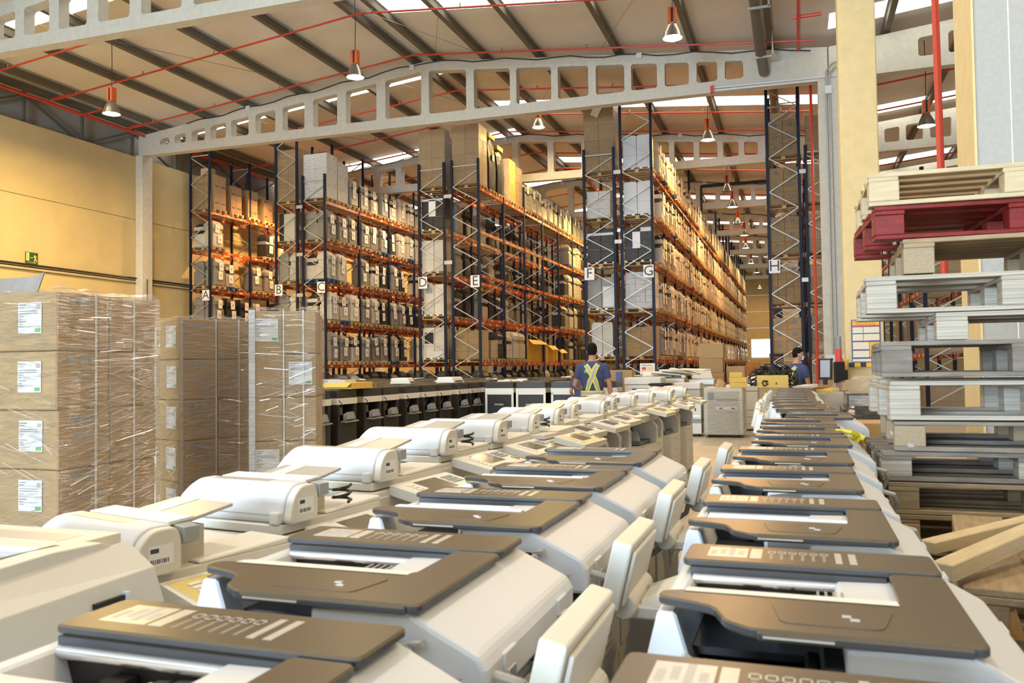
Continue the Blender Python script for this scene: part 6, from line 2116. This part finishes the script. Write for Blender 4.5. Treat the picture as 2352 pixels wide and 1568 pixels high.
# yellow-lit pillar: notice board, hazard guards
t = thing('notice_board', (1.21, 16.66, 1.86), 0, 'blue-framed orange and cream safety notice on the yellow-lit pillar', 'sign')
obj('plate', MB().box(-0.25, 0.25, -0.008, 0.008, -0.40, 0.40, 'poster_blue').mesh('plate'), t)
b = MB()
b.box(-0.23, 0.23, -0.011, -0.008, 0.29, 0.385, 'poster_orange')
for x0, x1, z0, z1 in ((-0.23, -0.05, 0.15, 0.26), (-0.04, 0.23, 0.15, 0.26), (-0.23, -0.05, 0.01, 0.13), (-0.04, 0.23, 0.01, 0.13), (-0.23, 0.05, -0.15, -0.02), (-0.23, 0.05, -0.30, -0.18)):
    b.box(x0, x1, -0.011, -0.008, z0, z1, 'poster_cream')
    b.box(x0, x1, -0.012, -0.011, z0, z0 + 0.02, 'silver_grey')
b.box(0.06, 0.23, -0.011, -0.008, -0.30, -0.02, 'poster_orange')
for z in (0.272, -0.005, -0.165):
    b.box(-0.23, 0.23 if z > 0 else 0.05, -0.012, -0.008, z, z + 0.01, 'print_red')
b.box(-0.24, 0.22, -0.011, -0.008, -0.38, -0.33, 'poster_cream')
obj('print', b.mesh('print'), t)
text('lettering', 'MANIPULACIÓN', 0.05, 'poster_blue', t, (0.0, -0.0125, 0.362), (R(90), 0, 0))
text('lettering', 'manual de cargas', 0.05, 'print_red', t, (0.0, -0.0125, 0.315), (R(90), 0, 0))
for i in range(3):
    t = thing('corner_guard', (0.83 if i == 0 else 1.53, 16.66, 0), 0, 'yellow and black striped guard on the %s corner of the yellow-lit pillar' % ('left', 'right')[min(i, 1)], 'guard') if i < 2 else None
    if t is None:
        continue
    for k in range(8):
        obj('stripe', MB().box(-0.05, 0.05, -0.03, 0.06, k * 0.19, k * 0.19 + 0.188, 'hazard_yellow' if k % 2 else 'black').mesh('stripe'), t)
t = thing('hazard_rail', (1.2, 16.62, 1.42), 0, 'yellow and black striped rail across the pillar under the notice', 'rail')
for k in range(6):
    obj('stripe', MB().box(-0.3 + k * 0.1, -0.2 + k * 0.1, -0.02, 0.02, -0.04, 0.04, 'hazard_yellow' if k % 2 else 'black').mesh('stripe'), t)
t = thing('cardboard_roll', (0.72, 16.5, 0), 0, 'red and white roll standing at the left corner of the yellow-lit pillar', 'roll')
obj('roll', MB().lathe([(0.06, 0.9), (0.06, 1.72), (0.0, 1.72)], 'print_red', 10).mesh('roll'), t)
obj('cap', MB().lathe([(0.055, 1.72), (0.055, 1.95), (0, 1.95)], 'mid_grey', 10).mesh('cap'), t)
obj('foot', MB().lathe([(0.055, 0.0), (0.055, 0.9)], 'cardboard_tan', 10).mesh('foot'), t)
for k in range(3):
    obj('carton_board', boxmesh(0.16, 0.05, 1.45, 'cardboard_tan', 0.003), None, (0.86 + 0.17 * k, 26.2, 0), label='upright cardboard panel leaning at the conduit column, %s from the left' % nth(k + 1), cat='panel', group='cardboard panels at the conduit column')
# right hall seen between pillar and pallets: rack and wrapped goods
rack(None, 3.2, 4.3, 6.6, 4, (3.2, 4.3), 'pallet rack in the right hall seen through the stacked pallets', 'l', y0=24.0, levels=[1.7, 3.4, 5.1], nfull=2)
for k in range(3):
    for lev, z in enumerate((0.0, 1.71, 3.41)):
        carton_load('wrapped cartons in the right hall rack, bay %s, level %s' % (nth(k + 1), nth(lev + 1)), (3.75, 25.0 + k * 2.8, z + 0.01), 2, 3, 3, (.5, .5, .4), 'cardboard_film')
t = thing('film_bundle', (2.6, 11.3, 0), 0, 'round-topped bundle in glittering film seen between the stacked pallets', 'bundle')
b = MB()
b.loft([((0, 0, 0.0), (0.6, 0, 0), (0, 0.5, 0)), ((0, 0, 0.9), (0.62, 0, 0), (0, 0.5, 0)), ((0, 0, 1.2), (0.45, 0, 0), (0, 0.4, 0)), ((0, 0, 1.32), (0.15, 0, 0), (0, 0.2, 0))], 'clear_sheet', 14)
obj('film', b.mesh('film', smooth=True), t)
